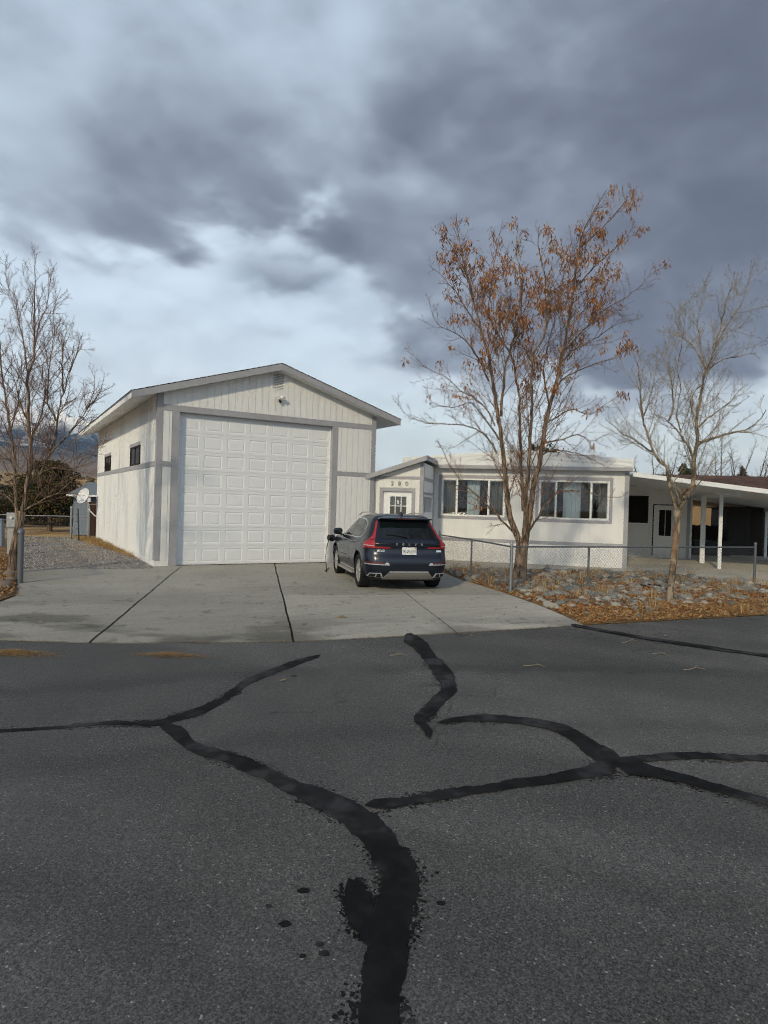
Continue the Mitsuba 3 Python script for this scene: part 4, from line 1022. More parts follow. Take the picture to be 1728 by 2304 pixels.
# ---------------------------------------------------------------- satellite dish on the far garage corner
ds = thing('satellite_dish', 'white satellite dish on a curved arm at the far garage corner', 'satellite dish')
u = np.linspace(0, 1, 9); an = np.linspace(0, 2 * np.pi, 29)[:-1]
dv = np.array([(0.30 * r * math.cos(a), 0.36 * r * math.sin(a), 0.085 * r * r) for r in u for a in an])
df = np.array([t for i in range(8) for j in range(28) for t in ((i * 28 + j, i * 28 + (j + 1) % 28, (i + 1) * 28 + (j + 1) % 28), (i * 28 + j, (i + 1) * 28 + (j + 1) % 28, (i + 1) * 28 + j))])
axis = np.array([-0.30, -0.86, 0.41]); axis /= np.linalg.norm(axis)
ex = np.cross([0, 0, 1.0], axis); ex /= np.linalg.norm(ex); ey = np.cross(axis, ex)
DR = np.column_stack([ex, ey, axis])
mount = GAR[0] @ np.array([-0.02, 12.3, 0]) + GAR[1]
DC = mount + np.array([-0.46, -0.32, 1.86])
put('reflector', join([(dv @ DR.T + DC, df), (dv @ DR.T + DC - axis * 0.012, df[:, ::-1])]), 'dish_mat', ds, smooth=60)
put('mast', tubes([([mount + [0.02, 0, 0.98], mount + [-0.12, -0.06, 1.06], mount + [-0.30, -0.12, 1.26], mount + [-0.36, -0.16, 1.58], DC - axis * 0.10], 0.028)], 8), 'dish_mat', ds, smooth=50)
put('brace', tubes([([mount + [0.0, 0, 1.55], mount + [-0.36, -0.15, 1.53]], 0.012)], 6), 'dish_mat', ds)
put('feed_arm', tubes([([DC - ey * 0.34 + axis * .05, DC - ey * 0.22 + axis * 0.50], 0.014)], 6), 'dish_mat', ds)
put('feed_horn', tubes([([DC - ey * 0.24 + axis * 0.42, DC - ey * 0.18 + axis * 0.55], [0.03, 0.05]), ([DC - ey * 0.18 + axis * 0.5 - ex * .1, DC - ey * 0.18 + axis * 0.5 + ex * .1], 0.035)], 8), 'utility_grey', ds)
put('bracket', (lambda m: (m[0] @ DR.T + DC - axis * 0.06, m[1]))(box(-.07, .07, -.09, .09, -.04, .04)), 'utility_grey', ds)

# ---------------------------------------------------------------- fences of woven wire
def fence_run(parent, a, b, h, wire, p=0.042, r=0.0024, z0=0.04):
    a, b = np.array(a, float), np.array(b, float)
    L = np.linalg.norm(b - a); d = (b - a) / L; nrm = np.array([-d[1], d[0]])
    n = int(L / p); m = int((h - z0) / p)
    lines = []
    for k in range(n):
        t = np.arange(m + 1)
        s = (k + ((t + k) % 2)) * p
        s = np.minimum(s, L)
        off = 0.003 * np.where((t + k) % 2 == 0, 1, -1)
        P = np.column_stack([a[0] + d[0] * s + nrm[0] * off, a[1] + d[1] * s + nrm[1] * off, z0 + t * p])
        lines.append((P, r))
    put('wire_mesh', tubes(lines, 3, cap=False), wire, parent, kind='stuff')


def post(parent, x, y, h, r, mat, label=None, dome=True):
    prof = [(0, -0.05), (r, -0.05), (r, h)] + ([(r * 1.25, h), (r * 1.2, h + r * .8), (r * .6, h + r * 1.5), (0, h + r * 1.7)] if dome else [(0, h)])
    v, f = lathe(prof, 14)
    put('post', (v + [x, y, 0], f), mat, parent, smooth=40, label=label)


fn = thing('chain_link_fence', 'low chain link fence around the stone bed in front of the house', 'fence')
C0, C1, C2, C3 = (2.87, 14.4), (10.07, 17.58), (2.36, 17.13), (1.72, 19.6)
fence_run(fn, C0, C1, 1.07, 'galvanized_dark'); fence_run(fn, C0, C2, 1.07, 'galvanized_dark'); fence_run(fn, C2, C3, 1.07, 'galvanized_dark')
for a, b in ((C0, C1), (C0, C2), (C2, C3)):
    put('top_rail', tubes([([(a[0], a[1] + .012, 1.035), (b[0], b[1] + .012, 1.035)], 0.019)], 8), 'galvanized_dark', fn)
post(fn, *C0, 1.10, 0.034, 'galvanized', 'bright grey corner post'); post(fn, *C1, 1.12, 0.034, 'galvanized_dark')
post(fn, *C2, 1.05, 0.024, 'galvanized_dark', dome=False); post(fn, 4.86, 15.30, 1.05, 0.026, 'galvanized_dark', dome=False); post(fn, *C3, 1.10, 0.03, 'galvanized_dark')
for z in (0.12, 0.5, 0.88):
    put('tension_band', (lambda m: (m[0] + [C0[0], C0[1], z], m[1]))(lathe([(0.035, 0), (0.039, 0), (0.039, 0.03), (0.035, 0.03)], 14)), 'galvanized', fn)
lfn = thing('left_chain_link_fence', 'chain link fence running back from the thick grey post at the left', 'fence')
P0 = np.array((-7.54, 13.66)); dirg = np.array((-0.503, 0.864))
fence_run(lfn, P0, P0 + dirg * 9, 1.05, 'galvanized_dark', p=0.05); fence_run(lfn, P0 + dirg * 9, P0 + dirg * 15, 1.05, 'galvanized_dark', p=0.06)
post(lfn, *P0, 1.06, 0.06, 'galvanized_dark', 'thick dark grey end post')
for s in (3, 6, 9, 12, 15): post(lfn, *(P0 + dirg * s), 1.08, 0.03, 'galvanized_dark')
put('top_rail', tubes([([(*P0, 1.04), (*(P0 + dirg * 15), 1.04)], 0.02)], 8), 'galvanized_dark', lfn)
bfn = thing('back_chain_link_fence', 'chain link fence closing the far end of the gravel yard', 'fence')
B0, B1 = np.array((-15.6, 26.4)), np.array((-12.85, 28.6))
B0 = np.array((-16.6, 27.6))
fence_run(bfn, B0, B1, 1.0, 'galvanized_dark', p=0.06, r=0.002)
put('top_rail', tubes([([(*B0, 0.98), (*B1, 0.98)], 0.02)], 8), 'galvanized', bfn)
for q, h in ((B0, 1.0), (B0 + (B1 - B0) * .82, 1.35), (B1, 1.3)): post(bfn, *q, h, 0.05, 'galvanized')
sk = thing('steel_stake', 'thin dark steel stake standing below the satellite dish', 'stake')
put('shaft', tubes([([(-12.6, 27.2, 0), (-12.72, 27.3, 1.35)], 0.028)], 5), 'black_plastic', sk)
for z in (0.5, 0.8, 1.1): put('stud', box(-12.68 - z * .03, -12.62 - z * .03, 27.16, 27.2, z, z + .03), 'black_plastic', sk)

um = thing('utility_pedestal', 'grey utility meter box on a post behind the left fence', 'meter')
UM = frame((-11.35, 20.0, 0), 25)
put('pedestal', box(-.09, .09, -.05, .05, 0, 0.86), 'utility_grey', um, UM)
put('meter_box', box(-.12, .12, -.10, .06, 0.86, 1.30), 'utility_grey', um, UM)
put('meter_glass', (lambda m: (m[0] + [0, -0.10, 1.16], m[1]))(lathe([(0.075, 0), (0.075, .02), (0.065, .05), (0, .055)], 20, 'y')), 'joint_dark', um, UM)
put('meter_face', (lambda m: (m[0] + [0, -0.157, 1.16], m[1]))(lathe([(0, 0), (0.04, 0.0), (0.04, .004), (0, .004)], 16, 'y')), 'paper', um, UM)
up2 = thing('cable_pedestal', 'squat grey cable pedestal at the far left edge', 'pedestal')
put('body', (np.array([(-.13, -.12, 0), (.13, -.12, 0), (.13, .12, 0), (-.13, .12, 0), (-.09, -.08, .95), (.09, -.08, .95), (.09, .08, .95), (-.09, .08, .95)]) + [-13.2, 22.6, 0], np.array([(0, 1, 5), (0, 5, 4), (1, 2, 6), (1, 6, 5), (2, 3, 7), (2, 7, 6), (3, 0, 4), (3, 4, 7), (4, 5, 6), (4, 6, 7)])), 'blue_grey', up2)
put('cap', box(-13.32, -13.08, 22.48, 22.72, .95, 1.0), 'blue_grey', up2)

# ---------------------------------------------------------------- trees
ASH_BASE= [3.34, 15.77, 0.0]
ASH=[[(-0.02,0.00,-0.02),(0.01,0.00,0.32),(0.04,0.00,0.75),(0.06,0.00,1.06)],
[(0.04,0.00,1.02),(-0.17,0.03,1.44),(-0.30,0.06,1.92),(-0.35,0.08,2.25),(-0.46,0.14,3.25),(-0.66,0.22,4.55),(-0.85,0.28,5.55),(-1.13,0.34,6.51),(-1.37,0.39,7.39),(-1.61,0.45,8.27),(-1.74,0.50,9.16)],
[(-0.51,0.25,4.13),(-0.49,0.05,5.17),(-0.37,-0.07,5.78),(-0.21,-0.23,6.58),(-0.21,-0.38,7.32),(-0.43,-0.50,7.85),(-0.41,-0.60,8.34)],
[(0.06,0.00,1.83),(0.03,0.09,2.47),(-0.01,0.14,2.84),(-0.04,0.35,4.37),(-0.15,0.45,5.17),(-0.29,0.53,5.75),(-0.55,0.60,6.16),(-0.83,0.69,6.79),(-0.77,0.78,7.54),(-0.66,0.89,8.38),(-0.49,1.00,9.24)],
[(0.10,0.00,1.13),(0.08,-0.11,2.04),(0.10,-0.19,2.78),(0.10,-0.25,3.24),(0.09,-0.39,4.47),(0.04,-0.52,5.48),(0.27,-0.58,5.88),(0.31,-0.70,6.86),(0.08,-0.80,7.63),(0.01,-0.86,8.08),(0.21,-0.90,8.31)],
[(0.12,0.00,1.06),(0.23,0.04,1.83),(0.31,0.06,2.48),(0.44,0.09,3.06),(0.59,0.14,4.14),(0.75,0.17,4.80),(0.94,0.21,5.67),(1.08,0.25,6.55),(1.19,0.29,7.43),(1.36,0.34,8.62),(1.65,0.37,9.29),(1.95,0.40,9.83)],
[(-0.06,0.00,1.20),(-0.29,-0.12,1.41),(-1.03,-0.49,2.07),(-1.62,-0.78,2.53),(-1.90,-0.97,2.88),(-2.00,-1.07,3.10),(-2.19,-1.20,3.36)],
[(0.17,0.00,1.29),(0.37,-0.16,1.68),(0.57,-0.33,2.08),(0.79,-0.46,2.31),(1.23,-0.64,2.33),(1.77,-0.88,2.21),(2.05,-1.00,2.21)],
[(-0.60,0.20,3.21),(-1.09,0.03,3.74),(-1.58,-0.09,3.84),(-1.97,-0.18,3.84),(-2.40,-0.28,3.85),(-2.78,-0.38,3.97),(-3.13,-0.50,4.32)],
[(-0.65,0.30,3.91),(-0.92,0.47,4.41),(-1.47,0.68,4.82),(-1.83,0.83,5.15),(-2.36,1.01,5.44),(-2.78,1.20,5.97)],
[(-0.83,0.30,4.99),(-1.35,-0.14,5.69),(-1.72,-0.36,5.96),(-2.07,-0.54,6.03),(-2.44,-0.90,6.56)],
[(-1.07,0.40,6.31),(-1.47,0.57,6.91),(-1.82,0.72,7.48),(-2.38,0.90,8.02)],
[(-1.28,0.30,6.97),(-1.56,-0.01,7.58),(-1.90,-0.27,8.02),(-2.22,-0.50,8.37)],
[(-0.56,0.20,3.56),(-1.07,-0.34,4.07),(-1.41,-0.66,4.30),(-1.81,-0.97,4.12),(-2.19,-1.26,4.11),(-2.50,-1.60,4.35)],
[(0.71,0.10,4.74),(0.95,-0.14,5.09),(1.30,-0.35,5.22),(1.64,-0.57,5.35),(1.97,-0.79,5.47),(2.20,-1.00,5.71)],
[(0.96,0.20,5.76),(1.41,0.38,6.25),(1.99,0.61,6.85),(2.62,0.81,7.29),(3.02,0.94,7.61),(3.43,1.09,8.04),(3.79,1.20,8.27)],
[(1.16,0.30,7.21),(1.51,0.01,7.68),(1.87,-0.24,8.02),(2.16,-0.46,8.31),(2.28,-0.60,8.54)],
[(1.33,0.35,8.36),(1.80,0.51,8.83),(2.19,0.65,9.25),(2.48,0.76,9.62),(2.83,0.90,10.10)],
[(0.54,0.10,3.92),(0.83,0.23,4.16),(1.31,0.41,4.38),(1.70,0.56,4.28),(2.15,0.73,4.54),(2.56,0.90,4.85)],
[(0.50,0.05,3.49),(0.85,-0.23,3.56),(1.15,-0.50,3.66),(1.43,-0.77,3.48),(1.70,-1.05,3.62),(1.96,-1.30,3.64)],
[(0.45,0.05,3.19),(0.86,0.26,3.35),(1.47,0.54,3.30),(1.99,0.79,3.16),(2.43,1.00,3.00)],
[(0.86,0.20,5.41),(1.33,0.36,5.89),(1.89,0.51,6.21),(2.36,0.64,6.57),(3.04,0.80,6.76)],
[(0.10,-0.30,5.32),(-0.24,-0.47,5.77),(-0.43,-0.58,6.06),(-0.67,-0.85,6.83),(-0.77,-1.05,7.39),(-0.69,-1.20,7.81)],
[(0.66,0.20,4.37),(0.53,0.39,5.35),(0.67,0.53,6.09),(0.95,0.73,7.13),(1.08,0.90,8.08),(1.04,1.00,8.61)]]
BARE_R_BASE= [5.81, 13.07, 0.0]
BARE_R=[[(0.00,0.00,-0.02),(0.02,0.00,0.50),(0.06,0.00,1.12),(0.09,0.00,1.66),(0.08,0.00,1.93)],
[(0.08,0.00,1.84),(-0.01,0.04,2.28),(-0.09,0.06,2.50),(-0.13,0.08,2.81),(-0.28,0.10,2.93),(-0.54,0.16,3.59),(-0.63,0.20,4.03),(-0.65,0.22,4.36),(-0.69,0.26,4.81),(-0.80,0.29,5.14),(-0.83,0.30,5.30)],
[(0.08,0.00,1.93),(0.23,-0.02,2.18),(0.33,-0.04,2.38),(0.36,-0.06,2.60),(0.36,-0.09,2.94),(0.38,-0.12,3.37),(0.33,-0.15,3.68),(0.38,-0.19,4.15),(0.42,-0.22,4.57),(0.54,-0.26,4.95),(0.64,-0.29,5.37),(0.71,-0.33,5.78),(0.78,-0.36,6.19),(0.86,-0.40,6.60)],
[(0.10,0.00,2.02),(0.05,-0.29,2.27),(0.07,-0.45,2.38),(0.14,-0.60,2.42)],
[(0.44,0.10,2.95),(0.36,0.26,3.25),(0.26,0.42,3.55),(0.08,0.59,3.82),(-0.08,0.70,3.92),(-0.19,0.77,3.97),(-0.12,0.90,4.27)],
[(-0.27,0.40,3.13),(-0.62,0.20,3.26),(-0.99,-0.03,3.40),(-1.31,-0.22,3.54),(-1.56,-0.40,3.68)],
[(-0.06,0.20,3.76),(0.06,0.29,4.17),(0.02,0.41,4.75),(-0.02,0.53,5.33),(-0.07,0.60,5.69)],
[(0.35,-0.20,3.27),(0.47,-0.27,3.31),(0.89,-0.54,3.48),(1.07,-0.66,3.52),(1.21,-0.78,3.65),(1.27,-0.90,3.86)],
[(0.42,-0.10,3.61),(0.75,0.11,3.86),(1.18,0.37,4.13),(1.54,0.61,4.45),(1.85,0.80,4.70)],
[(0.50,-0.10,4.73),(0.50,0.06,5.13),(0.51,0.30,5.74),(0.65,0.51,6.29),(0.83,0.70,6.81)],
[(0.65,-0.20,5.22),(1.02,0.08,5.74),(1.37,0.32,6.17),(1.60,0.52,6.57),(1.83,0.80,7.17)],
[(0.54,-0.10,4.71),(0.72,-0.29,4.88),(0.90,-0.43,4.92),(1.07,-0.56,4.94),(1.14,-0.70,5.11)],
[(0.43,-0.10,4.87),(0.31,0.12,5.29),(0.15,0.27,5.54),(0.10,0.51,6.05),(0.07,0.60,6.26)],
[(0.14,0.10,3.54),(0.01,-0.01,3.91),(0.01,-0.13,4.32),(-0.12,-0.27,4.82),(-0.10,-0.42,5.31),(-0.16,-0.60,5.88)],
[(-0.59,0.20,3.81),(-0.39,0.36,4.22),(-0.23,0.56,4.77),(-0.10,0.70,5.15)],
[(0.25,0.00,2.20),(0.37,-0.24,2.46),(0.42,-0.39,2.63),(0.44,-0.60,2.87),(0.52,-0.80,3.07),(0.59,-1.00,3.26)],
[(0.18,-0.10,2.15),(0.17,0.05,2.33),(0.18,0.12,2.42),(0.12,0.20,2.46)],
[(0.02,0.20,2.42),(-0.15,-0.09,2.71),(-0.28,-0.30,2.92)],
[(0.47,-0.10,4.45),(0.21,-0.25,4.26),(-0.08,-0.59,3.70),(-0.33,-0.80,3.95)]]
BARE_L_BASE= [-8.69, 15.39, 0.0]
BARE_L=[[(0.00,0.00,0.00),(0.02,0.00,0.37),(0.09,0.00,0.79),(0.15,0.00,1.16),(0.20,0.00,1.47)],
[(0.13,0.00,1.11),(0.10,0.02,1.31),(0.00,0.06,1.88),(-0.06,0.11,2.48),(-0.19,0.17,3.29),(-0.30,0.20,3.69),(-0.43,0.25,4.37),(-0.55,0.29,4.98),(-0.67,0.38,6.13),(-0.71,0.40,6.42)],
[(0.20,0.00,1.42),(0.33,-0.03,2.09),(0.41,-0.06,2.69),(0.37,-0.11,3.67),(0.34,-0.15,4.52),(0.49,-0.18,5.03),(0.51,-0.23,5.99),(0.52,-0.27,6.76),(0.56,-0.30,7.41)],
[(0.22,0.00,1.47),(0.34,0.09,2.09),(0.48,0.13,2.30),(0.70,0.21,2.83),(0.83,0.28,3.33),(0.82,0.34,3.74),(0.94,0.46,4.58),(1.04,0.55,5.25),(1.05,0.60,5.63)],
[(0.75,0.20,2.87),(1.13,0.05,3.19),(1.42,-0.07,3.50),(1.66,-0.18,3.77),(1.89,-0.30,4.07),(2.03,-0.44,4.44),(2.06,-0.50,4.62)],
[(0.25,0.00,1.49),(0.61,-0.18,1.64),(1.03,-0.39,1.83),(1.34,-0.54,1.95),(1.65,-0.72,2.15),(1.95,-0.90,2.36)],
[(0.01,0.10,1.44),(-0.15,0.20,1.68),(-0.32,0.27,1.80),(-0.58,0.37,1.95),(-0.91,0.50,2.15)],
[(0.22,0.10,3.65),(0.17,-0.23,4.15),(0.20,-0.47,4.53),(0.10,-0.64,4.73),(0.04,-0.80,4.92)],
[(0.31,-0.10,4.49),(0.16,0.05,5.27),(-0.10,0.20,6.02),(-0.26,0.30,6.53),(-0.53,0.40,7.00),(-0.59,0.50,7.56)],
[(0.47,-0.10,5.09),(0.64,-0.28,5.79),(0.89,-0.40,6.26),(0.97,-0.51,6.69),(1.13,-0.60,7.01)],
[(0.85,0.20,3.64),(0.57,0.33,4.22),(0.51,0.49,4.98),(0.52,0.66,5.84),(0.44,0.79,6.49),(0.54,0.90,7.03)],
[(0.96,0.30,4.34),(1.11,-0.09,5.07),(1.34,-0.42,5.66),(1.39,-0.50,5.79)],
[(0.41,-0.10,3.08),(0.50,0.16,3.71),(0.48,0.41,4.35),(0.25,0.66,5.01),(0.32,0.90,5.65)],
[(1.14,0.20,4.81),(1.53,-0.23,5.17),(1.73,-0.46,5.35),(1.77,-0.60,5.47)],
[(-0.17,0.10,3.36),(-0.16,0.34,4.03),(-0.17,0.48,4.47),(-0.40,0.80,5.43)],
[(0.53,0.10,2.34),(1.00,-0.12,2.50),(1.50,-0.34,2.47),(2.07,-0.69,2.88),(2.50,-0.90,2.99)],
[(0.03,0.00,2.28),(-0.22,0.13,2.68),(-0.52,0.23,2.92),(-0.73,0.30,3.08)],
[(1.61,0.10,3.93),(2.05,-0.20,4.29),(2.23,-0.40,4.57)]]



def resample(p, step, r, wob):
    p = np.asarray(p, float)
    s = np.concatenate([[0], np.cumsum(np.linalg.norm(np.diff(p, axis=0), axis=1))])
    n = max(3, int(s[-1] / step) + 1)
    t = np.linspace(0, s[-1], n)
    q = np.column_stack([PchipInterpolator(s, p[:, k])(t) for k in range(3)])
    q[1:-1] += r.normal(0, wob, (n - 2, 3))
    return q, t


def sprout(q, rad, r, level, cfg, out, tips):
    """Children along the polyline q (radii rad); the levels go into out."""
    L = np.linalg.norm(np.diff(q, axis=0), axis=1); s = np.concatenate([[0], np.cumsum(L)])
    gap, frac, ang, start, rise, lmin, lmax = cfg[level]
    t = start * s[-1] + gap * r.random()
    while t < s[-1] * 0.985:
        i = min(np.searchsorted(s, t), len(q) - 1); i = max(i, 1)
        f = (t - s[i - 1]) / max(L[i - 1], 1e-6)
        b = q[i - 1] + (q[i] - q[i - 1]) * f
        d = (q[i] - q[i - 1]) / max(L[i - 1], 1e-6)
        side = np.cross(d, r.normal(size=3)); side /= np.linalg.norm(side) + 1e-9
        a = math.radians(ang + r.normal(0, 9))
        v = d * math.cos(a) + side * math.sin(a); v[2] += rise * 0.3; v /= np.linalg.norm(v)
        ln = float(np.clip(frac * (s[-1] - t) * r.uniform(0.5, 1.1) + lmin * r.uniform(0.6, 1.3), lmin * .5, lmax))
        n = 6 if level == 0 else (5 if level == 1 else 3)
        pts = [b]
        step = ln / (n - 1)
        for k in range(n - 1):
            v = v + np.array([0, 0, rise * step]) + r.normal(0, 0.14 if level < 2 else 0.2, 3)
            v /= np.linalg.norm(v)
            pts.append(pts[-1] + v * step)
        pts = np.array(pts)
        r0 = min(np.interp(t, s, rad) * 0.55, cfg['r'][level]); r1 = cfg['r'][level + 1] * 0.8
        rr = np.linspace(max(r0, r1), r1, n)
        out[level].append((pts, rr))
        if level + 1 < cfg['levels']: sprout(pts, rr, r, level + 1, cfg, out, tips)
        else: tips.append((pts[-1], v))
        t += gap * r.uniform(0.55, 1.5)


def tree(name, label, base, limbs, radii, cfg, seed, bark_m, twig_m, group=None):
    r = np.random.default_rng(seed)
    key = thing(name, label, 'tree', group)
    B = np.array(base)
    out, tips = {0: [], 1: [], 2: []}, []
    for k, (pl, (r0, r1)) in enumerate(zip(limbs, radii)):
        q, t = resample(np.array(pl) + B, 0.16, r, 0.010 if k else 0.004)
        rad = r0 + (r1 - r0) * (t / t[-1]) ** 0.75
        if k == 0:
            rad = rad * (1 + 0.45 * np.exp(-t / 0.16)); q[0, 2] = -0.05
            rad = rad * (1 + r.normal(0, 0.02, len(rad)))
        put('trunk' if k == 0 else 'limb', tubes([(q, rad)], 12 if k == 0 else 8), bark_m, key, smooth=True)
        if k: sprout(q, rad, r, 0, cfg, out, tips)
        if k: tips.append((q[-1], q[-1] - q[-2]))
    put('branches', tubes(out[0], 5), twig_m, key, kind='stuff', smooth=True)
    if out[1]: put('twigs', tubes(out[1] + out[2], 3), twig_m, key, kind='stuff')
    return key, tips, out


cfg_ash = {0: (0.19, 0.42, 42, 0.10, 0.35, 0.24, 1.5), 1: (0.145, 0.48, 46, 0.12, 0.3, 0.11, 0.55), 2: (0.08, 0.4, 50, 0.2, 0.4, 0.045, 0.15), 'r': (0.010, 0.0052, 0.0038, 0.0034), 'levels': 3}
rad_ash = [(0.160, 0.145), (0.082, 0.008), (0.040, 0.005), (0.050, 0.005), (0.066, 0.006), (0.084, 0.007), (0.030, 0.006), (0.032, 0.005)] + [(0.023, 0.004)] * (len(ASH) - 8)
ash, tips, tw = tree('leaf_tree', 'many stemmed tree with clinging rust brown leaves behind the corner fence post', ASH_BASE, ASH, rad_ash, cfg_ash, 101, 'bark_mat', 'twig_mat')
# clinging leaves: hanging bunches, thick in the upper crown, thin below
r = np.random.default_rng(202)
ends = np.array([p for p, v in tips] + [p[-1] for p, _ in tw[1]])
hz = ends[:, 2]
rel = ends - np.array(ASH_BASE)
clump = meshkit.fbm(ends * 0.95 + 3.3, 3, 12)
right = np.clip((rel[:, 0] - 0.6) / 2.0, 0, 1)
leaf_p = np.clip((clump - 0.44) * 5, 0, 1) * (np.clip((hz - 4.6) / 2.0, 0, 1) * 0.55 + 0.10 * (hz > 3.0) + 0.25 * right * np.clip((hz - 3.6) / 1.2, 0, 1)) + 0.008
leaf_p += 0.25 * (hz > 7.2)
spots = ends[r.random(len(ends)) < leaf_p * 0.27]
HANG = (np.array([(0, 0, 0), (0.14, 0.05, -0.35), (0.02, 0.0, -1.0), (-0.13, 0.05, -0.40), (0.0, -0.04, -0.5)]), np.array([(0, 3, 4), (0, 4, 1), (4, 3, 2), (4, 2, 1)]))
P = np.repeat(spots, 13, axis=0) + r.normal(0, 1, (len(spots) * 13, 3)) * [0.06, 0.06, 0.075]
sz = r.uniform(0.07, 0.15, len(P))
col = np.array([(0.31, 0.132, 0.045), (0.23, 0.096, 0.036), (0.40, 0.20, 0.075), (0.16, 0.07, 0.032)])[r.integers(0, 4, len(P))] * r.uniform(0.75, 1.25, (len(P), 1))
m, c = copies(HANG, rot_many(r, len(P), 0.38), sz[:, None], P, col)
put('leaves', m, 'tone_mat', ash, color=c, kind='stuff')

cfg_bare = {0: (0.17, 0.46, 40, 0.12, 0.55, 0.26, 1.4), 1: (0.11, 0.50, 42, 0.10, 0.5, 0.13, 0.6), 2: (0.072, 0.4, 46, 0.2, 0.5, 0.055, 0.18), 'r': (0.009, 0.0048, 0.0036, 0.0033), 'levels': 3}
rad_r = [(0.066, 0.062), (0.042, 0.005), (0.052, 0.005), (0.03, 0.022), (0.026, 0.005), (0.022, 0.005), (0.02, 0.004), (0.034, 0.006), (0.02, 0.004)] + [(0.015, 0.0035)] * (len(BARE_R) - 9)
tree('bare_tree', 'leafless reddish barked tree forking low in front of the carport', BARE_R_BASE, BARE_R, rad_r, cfg_bare, 111, 'bark_light_mat', 'twig_pale_mat')
rad_l = [(0.105, 0.09), (0.05, 0.006), (0.062, 0.005), (0.05, 0.005), (0.024, 0.005), (0.028, 0.005), (0.03, 0.006)] + [(0.022, 0.004)] * (len(BARE_L) - 7)
tree('bare_tree', 'leafless leaning tree beside the thick grey post at the left edge', BARE_L_BASE, BARE_L, rad_l, dict(cfg_bare, r=(0.010, 0.0054, 0.0040, 0.0036)), 121, 'bark_mat', 'twig_mat')


def far_tree(name, label, x, y, h, spread, seed, group=None):
    """A bare tree of the background, grown from its trunk."""
    r = np.random.default_rng(seed)
    limbs = [[(0, 0, 0), (r.normal(0, .05), r.normal(0, .05), h * .14), (r.normal(0, .1), r.normal(0, .1), h * .24)]]
    top = np.array(limbs[0][-1])
    n = 7
    for k in range(n):
        a = 2 * np.pi * k / n + r.normal(0, .3)
        o = spread * r.uniform(0.35, 1.0); hh = h * r.uniform(0.62, 1.0)
        e = np.array([math.cos(a) * o, math.sin(a) * o, hh])
        mid = top + (e - top) * 0.45 + np.array([math.cos(a), math.sin(a), 0]) * o * 0.14
        limbs.append([tuple(top - [0, 0, h * .06 * r.random()]), tuple(mid), tuple(e)])
    cfg = {0: (0.45, 0.45, 44, 0.1, 0.2, 0.4, 2.4), 1: (0.26, 0.45, 46, 0.12, 0.2, 0.18, 0.9), 2: (0.16, 0.4, 50, 0.2, 0.2, 0.1, 0.25), 'r': (0.022, 0.012, 0.0085, 0.0075), 'levels': 2}
    return tree(name, label, (x, y, 0), limbs, [(h * .022, h * .018)] + [(h * .012, 0.012)] * n, cfg, seed, 'twig_dark_mat', 'twig_dark_mat', group)


for k, (x, y, h, sp) in enumerate(((17.2, 52, 6.8, 3.2), (21.3, 50, 8.2, 3.6), (25.6, 49, 8.6, 4.2), (29.5, 53, 8.6, 4.0), (13.2, 56, 6.0, 2.8), (33.5, 55, 8.0, 4.0))):
    far_tree('far_bare_tree', ('dark leafless tree just right of the white house roof', 'dark leafless tree behind the brown roof ridge, left of the middle', 'large dark leafless tree behind the middle of the brown roof', 'dark leafless tree behind the right end of the brown roof', 'small dark leafless tree peeping over the white house roof', 'dark leafless tree beyond the right edge of the brown roof')[k],
             x, y, h, sp, 300 + k)


def conifer(name, label, x, y, h, w, seed, tones, n, shape):
    r = np.random.default_rng(seed)
    key = thing(name, label, 'tree')
    put('trunk', tubes([([(x, y, -0.1), (x + .03, y, h * .4), (x, y, h * .93)], [h * .035 + .03, h * .025, 0.015])], 8), 'bark_mat', key, smooth=True)
    ls = []
    P = []
    while len(P) < n:
        z = r.uniform(0.12, 1); a = r.uniform(0, 2 * np.pi)
        R = shape(z) * w * (0.45 + 1.0 * meshkit.noise(np.array([[math.cos(a) * 2.6, math.sin(a) * 2.6, z * 6]]), seed)[0])
        q = R * r.random() ** 0.35
        P.append((x + q * math.cos(a), y + q * math.sin(a), z * h + r.normal(0, .03 * h) * .5))
    P = np.array(P)
    for k in range(40):
        i = r.integers(len(P)); e = P[i]
        ls.append(([(x, y, e[2] * 0.8), tuple((np.array([x, y, e[2] * .85]) + e) / 2), tuple(e)], [0.03, 0.02, 0.008]))
    put('boughs', tubes(ls, 4), 'bark_mat', key, kind='stuff')
    s = r.uniform(0.06, 0.16, len(P)) * (h / 4) ** 0.4
    dens = meshkit.fbm(P * 1.6, 3, seed + 1)
    ok = dens > 0.45
    P, s = P[ok], s[ok]
    col = np.array(tones)[r.integers(0, len(tones), len(P))] * r.uniform(0.6, 1.35, (len(P), 1))
    spray = (np.array([(-.5, 0, 0), (0, .25, .12), (.6, 0, .25), (0, -.25, .1), (.1, 0, .45), (-.2, .1, -.3)]), np.array([(0, 3, 1), (3, 2, 1), (0, 1, 4), (3, 4, 2), (0, 5, 3), (1, 5, 0)]))
    m, c = copies(spray, rot_many(r, len(P), 0.7), s[:, None] * 1.5, P, col)
    put('foliage', m, 'tone_mat', key, color=c, kind='stuff')


